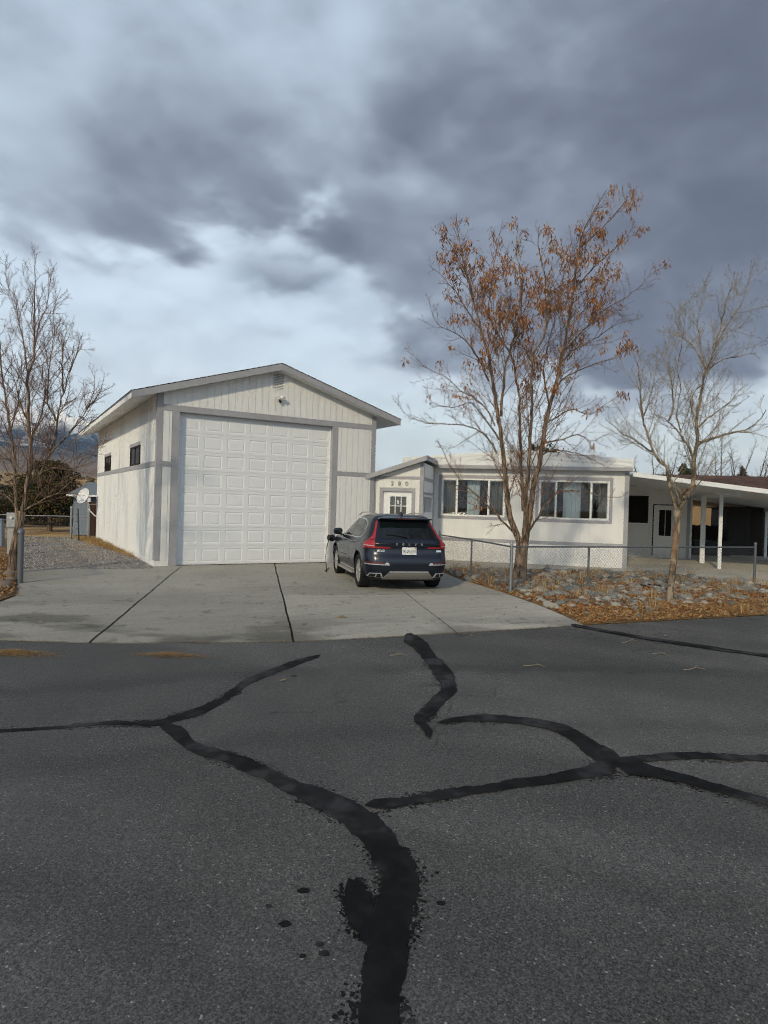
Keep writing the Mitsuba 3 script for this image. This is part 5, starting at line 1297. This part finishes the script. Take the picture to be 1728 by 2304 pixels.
round_ = lambda z: math.sqrt(max(0.0, 1 - ((z - 0.52) / 0.52) ** 2))
cone_ = lambda z: (1 - z) ** 0.75 * 1.05
conifer('juniper_tree', 'broad dark brown green juniper behind the back chain link fence', -17.3, 34.0, 3.6, 1.5, 401, [(0.085, 0.070, 0.026), (0.060, 0.058, 0.026), (0.15, 0.095, 0.04), (0.035, 0.038, 0.018)], 9000, round_)
conifer('juniper_tree', 'dark bushy juniper left of the broad juniper', -21.4, 38.0, 2.3, 1.5, 402, [(0.05, 0.04, 0.018), (0.09, 0.06, 0.03), (0.03, 0.03, 0.014)], 4000, round_)
conifer('evergreen_tree', 'dark evergreen top showing above the ridge of the white house', 10.1, 42.0, 6.0, 1.7, 403, [(0.022, 0.03, 0.016), (0.035, 0.042, 0.02)], 5000, round_)
conifer('evergreen_tree', 'dark evergreen behind the left end of the brown roof', 27.6, 60.0, 6.9, 1.7, 404, [(0.028, 0.042, 0.018), (0.05, 0.06, 0.022)], 6000, cone_)
conifer('evergreen_tree', 'dark evergreen beyond the middle of the brown roof', 34.0, 62.0, 6.4, 1.9, 405, [(0.04, 0.036, 0.02), (0.065, 0.05, 0.025)], 4000, cone_)

# ---------------------------------------------------------------- slopes and mountains
def polar_sheet(az0, az1, na, r0, r1, nr, zf):
    A, R = np.meshgrid(np.radians(np.linspace(az0, az1, na)), r0 * (r1 / r0) ** np.linspace(0, 1, nr), indexing='ij')
    x, y = R * np.sin(A), R * np.cos(A)
    z = zf(x, y, R, np.degrees(A))
    v = np.stack([x, y, z], -1).reshape(-1, 3)
    i, j = np.meshgrid(np.arange(na - 1), np.arange(nr - 1), indexing='ij'); i, j = i.ravel(), j.ravel()
    q = np.stack([i * nr + j, (i + 1) * nr + j, (i + 1) * nr + j + 1, i * nr + j + 1], 1)
    return v, np.vstack([q[:, [0, 2, 1]], q[:, [0, 3, 2]]])


def hill_z(x, y, R, A):
    p = np.stack([x * 0.006, y * 0.006, 0 * x], -1)
    f = np.clip((R - 110) / 330, 0, 1)
    west = np.interp(A, [-90, -40, -20, 0, 25, 90], [1, 1, 1, 0.25, 0.12, 0.1])
    return -0.6 + f ** 1.3 * west * (9 + 15 * meshkit.fbm(p, 4, 2)) + 2.0 * (meshkit.fbm(p * 4, 3, 5) - 0.5) * f


put('hillside', polar_sheet(-90, 60, 150, 110, 700, 40, hill_z), 'dirt_mat', kind='structure', smooth=True)


def mount_z(x, y, R, A):
    p = np.stack([x * 0.0007, y * 0.0007, 0 * x], -1)
    ridge = 1 - 2 * np.abs(meshkit.fbm(p * 2.2 + 4, 5, 3) - 0.5)
    f = np.clip((R - 1500) / 4500, 0, 1)
    west = np.interp(A, [-95, -60, -33, -22, -12, 0, 20, 70], [1.0, 1.05, 1.0, 0.95, 0.62, 0.30, 0.22, 0.2])
    return -8 + west * (f ** 1.35) * (250 + 520 * ridge) + 110 * f * (meshkit.fbm(p * 7, 5, 8) - 0.5)


put('mountains', polar_sheet(-95, 70, 520, 1500, 7500, 90, mount_z), 'mountain_mat', kind='structure', smooth=True)
r = np.random.default_rng(88)
n = 2600
A, R = np.radians(r.uniform(-60, -14, n)), 60 * (420 / 60) ** r.random(n)
x, y = R * np.sin(A), R * np.cos(A)
z = np.where(R > 110, hill_z(x, y, R, np.degrees(A)), 0.0)
s = r.uniform(0.4, 1.5, n)
ico = trimesh.creation.icosphere(subdivisions=1)
iv = np.array(ico.vertices) * (1 + 0.5 * (meshkit.noise(np.array(ico.vertices) * 2.3, 3)[:, None] - .5)) * [1, 1, .7]
m, c = copies((iv, ico.faces), rot_many(r, n, 0.2), s[:, None], np.column_stack([x, y, z + s * .3]), np.array([(0.05, 0.042, 0.022), (0.10, 0.075, 0.035), (0.16, 0.10, 0.05), (0.035, 0.038, 0.02)])[r.integers(0, 4, n)])
put('sagebrush', m, 'tone_mat', color=c, kind='stuff', label='scattered sagebrush and scrub on the far brown slope', cat='shrubs')

# ---------------------------------------------------------------- the car (x forward from the rear bumper, y to its left, z up)
CAR = frame((0.61, 14.01, 0.012), 104.0)
principled('car_paint', (0.004, 0.009, 0.021), 0.20, 0.5, metallic=0.3, clearcoat=1.0, clearcoat_gloss=0.95)
principled('car_glass', (0.006, 0.009, 0.010), 0.04, 0.6)
principled('chrome', (0.80, 0.81, 0.82), 0.30, 0.6, metallic=0.75)
principled('satin_silver', (0.46, 0.45, 0.41), 0.35, 0.5, metallic=0.55)
principled('skid_silver', (0.27, 0.265, 0.245), 0.4, 0.5, metallic=0.4)
principled('tail_red', (0.34, 0.010, 0.012), 0.10, 0.6, clearcoat=1.0)
principled('tail_dark', (0.09, 0.005, 0.007), 0.10, 0.6, clearcoat=1.0)
principled('rubber', (0.014, 0.014, 0.015), 0.75, 0.25)
principled('plate_white', (0.70, 0.71, 0.70), 0.45, 0.4)
principled('orange_mark', (0.6, 0.22, 0.03), 0.5, 0.3)
Zs = np.array([0.22, 0.30, 0.38, 0.48, 0.60, 0.72, 0.82, 0.92, 1.00, 1.05, 1.09, 1.14, 1.22, 1.32, 1.42, 1.50, 1.56, 1.61, 1.645, 1.66])
Ws = np.array([0.800, 0.870, 0.905, 0.928, 0.945, 0.950, 0.950, 0.948, 0.940, 0.918, 0.896, 0.872, 0.838, 0.792, 0.742, 0.700, 0.662, 0.610, 0.520, 0.400])
XR = np.array([0.200, 0.090, 0.035, 0.008, 0.000, 0.020, 0.060, 0.075, 0.070, 0.060, 0.075, 0.120, 0.205, 0.310, 0.415, 0.490, 0.520, 0.56, 0.70, 0.95])
XF = np.array([4.480, 4.580, 4.640, 4.670, 4.685, 4.680, 4.655, 4.590, 4.420, 4.100, 3.620, 3.440, 3.240, 3.000, 2.750, 2.520, 2.330, 2.12, 1.85, 1.60])
fW, fR, fF = PchipInterpolator(Zs, Ws), PchipInterpolator(Zs, XR), PchipInterpolator(Zs, XF)
TH = np.linspace(0, np.pi / 2, 34)


def outline(z):
    """Half outline (left side) from the rear centre to the front centre."""
    w, xr, xf = float(fW(z)), float(fR(z)), float(fF(z))
    Lr = min(1.5, (xf - xr) * 0.48); Lf = min(1.5, (xf - xr) * 0.48)
    n, p = 4.6, 9.0 if z < 1.06 else 7.0
    u = np.sin(TH) ** (2 / n); s = Lr * (1 - np.cos(TH) ** (2 / p))
    a = np.column_stack([xr + s, w * u])
    mid = np.linspace(xr + Lr, xf - Lf, 14)[1:-1]
    b = np.column_stack([mid, np.full(len(mid), w)])
    u = np.sin(TH[::-1]) ** (2 / 3.6); s = Lf * (1 - np.cos(TH[::-1]) ** (2 / 6.0))
    c = np.column_stack([xf - s, w * u])
    return np.vstack([a, b, c])


CACHE = {}


def dense(z):
    k = round(float(z), 3)
    if k not in CACHE:
        o = outline(k); s = np.concatenate([[0], np.cumsum(np.hypot(*np.diff(o, axis=0).T))])
        CACHE[k] = (o, s)
    return CACHE[k]


def sR(y, z):       # arc position of the rear point with this y
    o, s = dense(z); h = 34
    return math.copysign(float(np.interp(abs(y), o[:h, 1], s[:h])), y) if y else 0.0


def sX(x, z):       # arc position of the left-side point with this x
    o, s = dense(z)
    return float(np.interp(x, o[:, 0], s))


def surf(sig, z, off=0.0):
    o, s = dense(z); a = abs(sig); sg = -1 if sig < 0 else 1
    p = np.array([np.interp(a, s, o[:, 0]), np.interp(a, s, o[:, 1])])
    e = 0.01
    q0 = np.array([np.interp(max(a - e, 0), s, o[:, 0]), np.interp(max(a - e, 0), s, o[:, 1])]); q1 = np.array([np.interp(a + e, s, o[:, 0]), np.interp(a + e, s, o[:, 1])])
    t = q1 - q0; t /= np.linalg.norm(t) + 1e-9
    nh = np.array([-t[1], t[0]])                      # outward in plan: left of travel from the rear to the front
    o2, s2 = dense(min(z + 0.01, 1.655)); o1, s1 = dense(max(z - 0.01, 0.225))
    dp = (np.array([np.interp(a, s2, o2[:, 0]), np.interp(a, s2, o2[:, 1])]) - np.array([np.interp(a, s1, o1[:, 0]), np.interp(a, s1, o1[:, 1])])) @ nh / 0.02
    nn = np.array([nh[0], nh[1], -dp]); nn /= np.linalg.norm(nn)
    P = np.array([p[0], p[1], z]) + nn * off
    P[1] *= sg
    return P


def patch(poly, off, step=0.045, skirt=0.014):
    """A piece lying on the body's surface; poly in (arc position, z)."""
    P, t = fill(poly, step, jitter=0.05)
    top = np.array([surf(a, z, off) for a, z in P])
    e = np.sort(np.vstack([t[:, [0, 1]], t[:, [1, 2]], t[:, [2, 0]]]), axis=1)
    uq, cnt = np.unique(e, axis=0, return_counts=True)
    rim = uq[cnt == 1]
    low = np.array([surf(a, z, off - skirt) for a, z in P])
    n = len(P)
    f = np.vstack([t[:, ::-1], np.array([(a, b, n + b) for a, b in rim]), np.array([(a, n + b, n + a) for a, b in rim])])
    return np.vstack([top, low]), f


def mirror(m):
    v, f = vf(m)
    return v * [1, -1, 1], f[:, ::-1]


car = thing('parked_car', 'dark blue car parked on the driveway with its tail to the road', 'car')
ZL = np.concatenate([np.linspace(0.22, 1.0, 22), np.linspace(1.02, 1.645, 24), [1.654, 1.66]])
rings = []
for z in ZL:
    o = outline(z)
    rings.append(np.vstack([np.column_stack([o, np.full(len(o), z)]), np.column_stack([o[-2:0:-1, 0], -o[-2:0:-1, 1], np.full(len(o) - 2, z)])]))
m_ = len(rings[0]); V = np.vstack(rings)
i, j = np.meshgrid(np.arange(len(ZL) - 1), np.arange(m_), indexing='ij'); i, j = i.ravel(), j.ravel(); k = (j + 1) % m_
Fq = np.vstack([np.stack([i * m_ + j, (i + 1) * m_ + j, (i + 1) * m_ + k], 1), np.stack([i * m_ + j, (i + 1) * m_ + k, i * m_ + k], 1)])
cb, ct = len(V), len(V) + 1
V = np.vstack([V, [[2.4, 0, 0.22]], [[1.3, 0, 1.664]]])
jj = np.arange(m_); kk = (jj + 1) % m_; tp = (len(ZL) - 1) * m_
Fq = np.vstack([Fq, np.stack([np.full(m_, cb), jj, kk], 1), np.stack([np.full(m_, ct), tp + kk, tp + jj], 1)])
body = trimesh.Trimesh(V, Fq, process=True)
if body.volume < 0: body.invert()
AX, WR = (0.955, 3.82), 0.372
for ax in AX:
    for sd in (-1, 1):
        c = trimesh.creation.cylinder(radius=0.43, height=0.5, sections=40)
        c.apply_transform(trimesh.transformations.rotation_matrix(np.pi / 2, [1, 0, 0])); c.apply_translation([ax, sd * 0.86, 0.40])
        body = trimesh.boolean.difference([body, c], engine='manifold')
put('body', body, 'car_paint', car, CAR, smooth=32)
for ax in AX:
    for sd in (-1, 1):
        t = np.linspace(-0.25, np.pi + 0.25, 30)
        liner = [(ax + 0.427 * math.cos(a), sd * yy, max(0.2, 0.40 + 0.427 * math.sin(a))) for yy in (0.62, 0.925) for a in t]
        f = np.array([q for a in range(29) for q in ((a, a + 1, 30 + a + 1), (a, 30 + a + 1, 30 + a))])
        back = box(ax - .42, ax + .42, sd * 0.615, sd * 0.61, 0.24, 0.80)
        put('arch_liner', join([(np.array(liner), f), back]), 'black_plastic', car, CAR)
put('underbody', box(0.5, 4.2, -.75, .75, 0.19, 0.26), 'black_plastic', car, CAR)
# wheels
for ax in AX:
    for sd in (-1, 1):
        w = f'{car}__wheel' if key_for(f'{car}__wheel_') == f'{car}__wheel_' else f'{car}__wheel_{COUNT[f"{car}__wheel_"] - 1:03d}'
        tyre = lathe([(0.262, -.105), (0.30, -.118), (0.335, -.122), (0.360, -.112), (0.371, -.085), (0.372, 0), (0.371, .085), (0.360, .112), (0.335, .122), (0.30, .118), (0.262, .105)], 44, 'y')
        grooves = [lathe([(0.3725, o - .006), (0.3735, o - .006), (0.3735, o + .006), (0.3725, o + .006)], 44, 'y') for o in (-.06, -.02, .02, .06)]
        cy = sd * 0.815
        scene[w] = mikit.ply((tyre[0] @ CAR[0].T * 1.0 + (CAR[0] @ np.array([ax, cy, WR]) + CAR[1]), tyre[1]), 'rubber', smooth=35)
        WF = (CAR[0], CAR[0] @ np.array([ax, cy, WR]) + CAR[1])
        put('tread_rib', join(grooves), 'black_plastic', w, WF)
        put('rim', join([lathe([(0.262, -.09), (0.262, .095), (0.245, .10), (0.238, .09), (0.240, -.09)], 40, 'y') if sd > 0 else mirror(lathe([(0.262, -.09), (0.262, .095), (0.245, .10), (0.238, .09), (0.240, -.09)], 40, 'y'))]), 'satin_silver', w, WF, smooth=35)
        put('brake_disc', lathe([(0, -.01), (0.17, -.01), (0.17, .01), (0, .01)], 28, 'y'), 'dark_grey', w, WF)
        put('barrel', lathe([(0.236, -.09), (0.236, -.085), (0, -.085), (0, -.09)], 28, 'y'), 'black_plastic', w, WF)
        sp = []
        for q in range(5):
            a = 2 * np.pi * q / 5 + 0.35
            for d in (-.14, .14):
                r0, r1 = np.array([math.cos(a + d * .4), math.sin(a + d * .4)]) * 0.05, np.array([math.cos(a + d * 1.2), math.sin(a + d * 1.2)]) * 0.243
                n_ = np.array([-math.sin(a), math.cos(a)]) * 0.015
                P = [(*(p + s_ * n_ * (1.0 if i_ == 0 else 0.8)), y_) for i_, p in enumerate((r0, r1)) for s_ in (-1, 1) for y_ in (0.06, 0.088)]
                v = np.array([(p[0], sd * p[2], p[1]) for p in P])
                sp.append((v, box(0, 1, 0, 1, 0, 1)[1]))
        put('spokes', join(sp), 'chrome', w, WF)
        put('hub_cap', lathe([(0, sd * .07), (0.06, sd * .07), (0.055, sd * .095), (0, sd * .098)], 20, 'y'), 'satin_silver', w, WF)


def both(name, m, mat, label=None):
    put(name, m, mat, car, CAR, smooth=40, label=label); put(name, mirror(m), mat, car, CAR, smooth=40)


PG = Polygon
rp = lambda pts: PG([(sR(y, z), z) for y, z in pts])
sp_ = lambda pts: PG([(sX(x, z), z) for x, z in pts])


def rpd(pts, n=10):
    """Rear polygon with its edges densified so that they follow the body."""
    out = []
    for (y0, z0), (y1, z1) in zip(pts, pts[1:] + pts[:1]):
        for t in np.linspace(0, 1, n)[:-1]:
            y, z = y0 + (y1 - y0) * t, z0 + (z1 - z0) * t
            out.append((sR(y, z), z))
    return PG(out)


def spd(pts, n=8):
    out = []
    for (x0, z0), (x1, z1) in zip(pts, pts[1:] + pts[:1]):
        for t in np.linspace(0, 1, n)[:-1]:
            x, z = x0 + (x1 - x0) * t, z0 + (z1 - z0) * t
            out.append((sX(x, z), z))
    return PG(out)


put('rear_window', patch(rpd([(-.66, 1.145), (.66, 1.145), (.60, 1.33), (.54, 1.49), (.50, 1.53), (-.50, 1.53), (-.54, 1.49), (-.60, 1.33)]), 0.004), 'car_glass', car, CAR, smooth=40)
put('tailgate_shadow_gap', patch(rpd([(-.70, 0.628), (.70, 0.628), (.70, 0.638), (-.70, 0.638)]), 0.002, 0.05), 'joint_dark', car, CAR)
for s in (-1, 1):
    put('tailgate_seam', patch(rpd([(s * .712, .64), (s * .722, .64), (s * .745, .98), (s * .735, .98)] if s > 0 else [(s * .722, .64), (s * .712, .64), (s * .735, .98), (s * .745, .98)]), 0.002, 0.05), 'joint_dark', car, CAR)
put('plate_recess', patch(rpd([(-.47, .985), (.47, .985), (.40, .775), (-.40, .775)]).difference(rpd([(-.45, .972), (.45, .972), (.385, .788), (-.385, .788)])), 0.006, 0.03), 'car_paint', car, CAR)
# tail lamps: a strip beside the window that turns outward below it and reaches into the tailgate
yin = lambda z: float(np.interp(z, [.935, 1.10, 1.18, 1.34, 1.50], [.735, .735, .70, .645, .585]))
zs_ = np.linspace(.935, 1.50, 26)
wid = np.interp(zs_, [.935, 1.0, 1.06, 1.12, 1.18, 1.3, 1.5], [.40, .37, .30, .17, .085, .055, .045])
lo = [(sR(yin(z), z), z) for z in zs_] + [(sR(yin(z), z) + w, z) for z, w in zip(zs_[::-1], wid[::-1])]
lamp = patch(PG(lo).buffer(0), 0.012, 0.035, 0.03)
both('tail_lamp', lamp, 'tail_red', 'tall red tail lamp wrapping round the corner')
bar = patch(rpd([(.40, .935), (.733, .935), (.733, .965), (.43, .965)]), 0.010, 0.03, 0.02)
both('tail_lamp_bar', bar, 'tail_red')
both('lamp_rib', patch(PG([(sR(.75, .975), .975), (sR(.75, .985) + .33, .985), (sR(.75, 1.0) + .33, 1.0), (sR(.75, .99), .99)]), 0.017, 0.03, 0.01), 'chrome')
both('lamp_rib', patch(PG([(sR(.742, 1.10), 1.10), (sR(.742, 1.085) + .16, 1.085), (sR(.742, 1.10) + .14, 1.10), (sR(.742, 1.12), 1.12)]), 0.017, 0.03, 0.01), 'tail_dark')
both('reflector', patch(rpd([(.52, .598), (.90, .612), (.90, .645), (.56, .632)]), 0.008, 0.03), 'tail_dark')
both('bumper_chrome', patch(rpd([(.43, .575), (.92, .588), (.92, .606), (.54, .598), (.52, .632), (.47, .632)]), 0.012, 0.03), 'chrome')
put('skid_plate', patch(rpd([(-.58, .285), (.58, .285), (.44, .43), (-.44, .43)]), 0.022, 0.04, 0.04), 'skid_silver', car, CAR, smooth=40)
put('skid_lip', patch(rpd([(-.44, .43), (.44, .43), (.425, .452), (-.425, .452)]), 0.030, 0.04, 0.04), 'chrome', car, CAR, smooth=40)
ex0 = [(.56, .315), (.86, .335), (.83, .405), (.60, .405)]
both('exhaust_trim', patch(rpd(ex0), 0.020, 0.03, 0.04), 'chrome')
both('exhaust_hole', join([patch(rpd([(.60, .328), (.70, .334), (.69, .395), (.625, .395)]), 0.026, 0.03, 0.02), patch(rpd([(.725, .335), (.835, .343), (.815, .395), (.715, .395)]), 0.026, 0.03, 0.02)]), 'black_plastic')
put('lower_valance', patch(rpd([(-.80, .235), (.80, .235), (.80, .283), (-.80, .283)]), 0.006, 0.05), 'black_plastic', car, CAR)
both('valance_side', patch(rpd([(.585, .285), (.83, .285), (.86, .322), (.56, .306)]), 0.008, 0.04), 'black_plastic')
put('bumper_crease', patch(rpd([(-.86, .508), (.86, .508), (.86, .516), (-.86, .516)]), 0.003, 0.05), 'black_plastic', car, CAR)
put('tailgate_crease', patch(rpd([(-.70, 1.055), (.70, 1.055), (.70, 1.075), (-.70, 1.075)]), 0.016, 0.05, 0.03), 'car_paint', car, CAR, smooth=40)
# roof spoiler, rails, aerial, wiper
sv = []
for y in np.linspace(-.60, .60, 13):
    c = 1 - (abs(y) / .66) ** 4 * .5
    sv += [(.36 + .10 * (1 - c), y, 1.585), (.36 + .10 * (1 - c), y, 1.555), (.80, y, 1.645 - .04 * (1 - c) - 0.10 * (abs(y) / .62) ** 6), (.80, y, 1.50)]
n4 = 4; sf = []
for q in range(12):
    for a in range(4):
        o = (0, 1, 3, 2); p0, p1 = o[a], o[(a + 1) % 4]
        sf += [(q * 4 + p0, q * 4 + p1, q * 4 + 4 + p1), (q * 4 + p0, q * 4 + 4 + p1, q * 4 + 4 + p0)]
sf += [(0, 1, 3), (0, 3, 2), (48, 51, 49), (48, 50, 51)]
put('spoiler', (np.array(sv), np.array(sf)), 'car_paint', car, CAR, smooth=30)
put('brake_light', box(.355, .37, -.22, .22, 1.56, 1.575), 'tail_dark', car, CAR)
for s in (-1, 1):
    put('roof_rail', tubes([([(x, s * y, z) for x, y, z in ((.85, .585, 1.60), (1.0, .59, 1.655), (1.6, .60, 1.69), (2.2, .60, 1.665), (2.5, .60, 1.60))], 0.014)], 8), 'satin_silver', car, CAR, smooth=50)
put('roof_aerial', (np.array([(.72, -.03, 1.64), (.72, .03, 1.64), (1.0, -.035, 1.655), (1.0, .035, 1.655), (.74, 0, 1.73), (.80, 0, 1.72)]), np.array([(0, 4, 1), (0, 2, 5), (0, 5, 4), (1, 5, 3), (1, 4, 5), (2, 3, 5), (0, 1, 3), (0, 3, 2)])), 'black_plastic', car, CAR)
wp = [surf(0.02, 1.16, 0.02), surf(0.25, 1.20, 0.022), surf(0.50, 1.215, 0.02)]
put('wiper', tubes([(wp, [0.014, 0.009, 0.006])], 6), 'black_plastic', car, CAR)
# side windows inside one bright line
DLO = [(3.33, 1.085), (1.30, 1.10), (0.98, 1.135), (0.80, 1.23), (0.90, 1.42), (1.06, 1.50), (1.5, 1.545), (2.2, 1.545), (2.42, 1.50), (2.85, 1.32)]
both('window_line', patch(spd(DLO), 0.003, 0.05), 'chrome')
both('window_rubber', patch(spd([(3.27, 1.103), (1.31, 1.118), (1.0, 1.15), (0.83, 1.236), (0.925, 1.41), (1.075, 1.485), (1.5, 1.528), (2.2, 1.528), (2.41, 1.485), (2.82, 1.31)]), 0.005, 0.05), 'black_plastic')
for pts in ([(3.15, 1.115), (2.08, 1.12), (1.98, 1.515), (2.19, 1.517), (2.40, 1.475), (2.80, 1.30)], [(2.03, 1.12), (1.32, 1.128), (1.10, 1.15), (1.22, 1.49), (1.5, 1.517), (1.93, 1.517)], [(1.06, 1.155), (0.86, 1.245), (0.945, 1.405), (1.08, 1.47), (1.17, 1.485)]):
    both('side_window', patch(spd(pts), 0.0075, 0.05), 'car_glass')
for pts in ([(2.045, .46), (2.055, .46), (2.055, 1.08), (2.045, 1.08)], [(3.20, .50), (3.21, .50), (3.26, 1.03), (3.25, 1.03)], [(1.33, .60), (1.342, .60), (1.03, 1.08), (1.018, 1.08)], [(1.50, .45), (3.22, .45), (3.22, .458), (1.50, .458)]):
    both('door_seam', patch(spd(pts), 0.0025, 0.06), 'joint_dark')
for x in (1.52, 2.50):
    q = surf(sX(x, .985), .985, 0.03)
    hnd = (lambda m: (np.array(m.vertices) * [0.10, 0.018, 0.016] + q, np.array(m.faces)))(trimesh.creation.icosphere(subdivisions=2))
    both('door_handle', hnd, 'car_paint')
both('side_badge', patch(spd([(2.2, .63), (3.0, .61), (3.0, .63), (2.2, .65)]), 0.004, 0.05), 'black_plastic')
both('sill_trim', patch(spd([(1.42, .33), (3.34, .33), (3.34, .36), (1.42, .36)]), 0.008, 0.06), 'satin_silver')
brd = box(1.42, 3.36, .82, .985, .27, .30)
both('running_board', brd, 'satin_silver')
for ax in AX: both('wheel_arch_edge', join([tubes([([(ax + .436 * math.cos(a), float(fW(.40 + .436 * math.sin(a))) * 0.998, .40 + .436 * math.sin(a)) for a in np.linspace(-.12, np.pi + .12, 26)], 0.012)], 6)]), 'car_paint')
for s in (-1, 1):
    mir = trimesh.creation.icosphere(subdivisions=3)
    v = np.array(mir.vertices); v = np.sign(v) * np.abs(v) ** 0.7 * [0.075, 0.115, 0.085]; v[:, 0] -= 0.02 * (v[:, 2] / .08)
    put('wing_mirror', (v + [3.02, s * 1.035, 1.165], mir.faces), 'car_paint', car, CAR, smooth=True)
    put('mirror_glass', (v * [0.2, .86, .82] + [2.945, s * 1.04, 1.165], mir.faces), 'car_glass', car, CAR, smooth=True)
    put('mirror_arm', box(2.98, 3.06, s * 0.86, s * 0.97, 1.06, 1.10), 'black_plastic', car, CAR)


def sign(name, text, h, y, z, mat, off=0.006, depth=0.004, gap=None, bold=True, lab=None):
    """Lettering on the tail, read from behind (its line runs towards the car's right)."""
    for kx, ch in enumerate(text if gap else [text]):
        m = meshkit.text_mesh(ch, h, depth, bold)
        v = np.array(m.vertices)
        if gap: v[:, 0] += kx * gap - (v[:, 0].max() + v[:, 0].min()) / 2
        yy, zz = y - v[:, 0], z + v[:, 1]
        x = np.array([surf(sR(a, 1.0), min(max(b, .23), 1.65))[0] for a, b in zip(yy, zz)])
        put(name, (np.stack([x - off - v[:, 2], yy, zz], 1), np.array(m.faces)), mat, car, CAR, label=lab)


sign('tail_lettering', 'VOLVO', 0.046, 0.28, 1.003, 'chrome', gap=0.14, off=0.010, depth=0.006)
sign('model_badge', 'XC60', 0.042, 0.70, 0.862, 'chrome', off=0.006)
put('engine_badge', patch(rpd([(-.75, .862), (-.63, .862), (-.62, .905), (-.74, .905)]), 0.008, 0.03), 'chrome', car, CAR)
PX = float(fR(.88)) - 0.028
plate = put('number_plate', box(PX - .004, PX + .03, -.158, .158, .802, .962), 'plate_white', car, CAR, label='white rear number plate reading 4P699')
m = meshkit.text_mesh('4P699', 0.068, 0.002)
v = np.array(m.vertices); w_ = v[:, 0].max() - v[:, 0].min(); v[:, 0] *= 0.20 / w_
put('plate_number', (np.stack([np.full(len(v), PX - .0045) - v[:, 2], 0.068 - v[:, 0], .838 + v[:, 1]], 1), np.array(m.faces)), 'joint_dark', plate, CAR)
put('plate_seal', (lambda q: (np.stack([np.full(len(q[0]), PX - .0045) - q[0][:, 2] * 1.0, q[0][:, 0] + .108, q[0][:, 1] + .872], 1), q[1]))(lathe([(.026, 0), (.033, 0), (.033, .002), (.026, .002)], 24)), 'joint_dark', plate, CAR)
put('plate_seal', (lambda q: (np.stack([np.full(len(q[0]), PX - .0045) - q[0][:, 2], q[0][:, 0] + .108, q[0][:, 1] + .872], 1), q[1]))(lathe([(0, 0), (.010, 0), (.010, .002), (0, .002)], 16)), 'joint_dark', plate, CAR)
put('plate_sticker', box(PX - .006, PX - .0042, -.15, -.12, .93, .957), 'orange_mark', plate, CAR)
# things seen dimly behind the rear glass are left to its reflections; charging socket, plug and cable on the left front wing
put('charge_flap', (lambda q: (q[0] @ np.array([[0, 0, 1], [0, 1, 0], [1, 0, 0]]).T + [4.00, 1.02, 0.93], q[1]))(lathe([(0, 0), (.09, 0), (.095, .012), (.085, .022), (0, .024)], 26)), 'car_paint', car, CAR, smooth=40)
put('flap_hinge', box(3.95, 3.99, .93, 1.0, .915, .945), 'black_plastic', car, CAR)
cc = thing('charging_cable', 'black charging plug and cable hanging from the left front wing of the car', 'cable')
put('plug', tubes([([(3.86, .90, .93), (3.86, .97, .93), (3.85, 1.04, .94), (3.84, 1.09, .945)], [0.04, 0.042, 0.034, 0.03]), ([(3.84, 1.07, .945), (3.81, 1.15, .955)], [.055, .075])], 12), 'black_plastic', cc, CAR, smooth=40)
put('cable', tubes([([(3.80, 1.14, .90), (3.78, 1.19, .70), (3.78, 1.21, .45), (3.80, 1.19, .2), (3.9, 1.15, .03), (4.2, 1.15, .022), (4.7, 1.0, .022), (5.1, .9, .022)], 0.011)], 7), 'black_plastic', cc, CAR, smooth=60)

# ---------------------------------------------------------------- air
scene['air'] = {'type': 'homogeneous', 'albedo': {'type': 'rgb', 'value': [0.92, 0.95, 0.98]}, 'sigma_t': {'type': 'rgb', 'value': [0.000028, 0.000042, 0.000070]}, 'phase': {'type': 'isotropic'}}
scene['haze'] = {'type': 'cube', 'to_world': T().translate([0, 0, 549]) @ T().scale([9400, 9400, 550]), 'bsdf': {'type': 'null'}, 'interior': {'type': 'ref', 'id': 'air'}}
scene['camera']['medium'] = {'type': 'ref', 'id': 'air'}
labels['haze'] = {'kind': 'stuff', 'label': 'thin pale air between the yard and the far mountains', 'category': 'haze'}
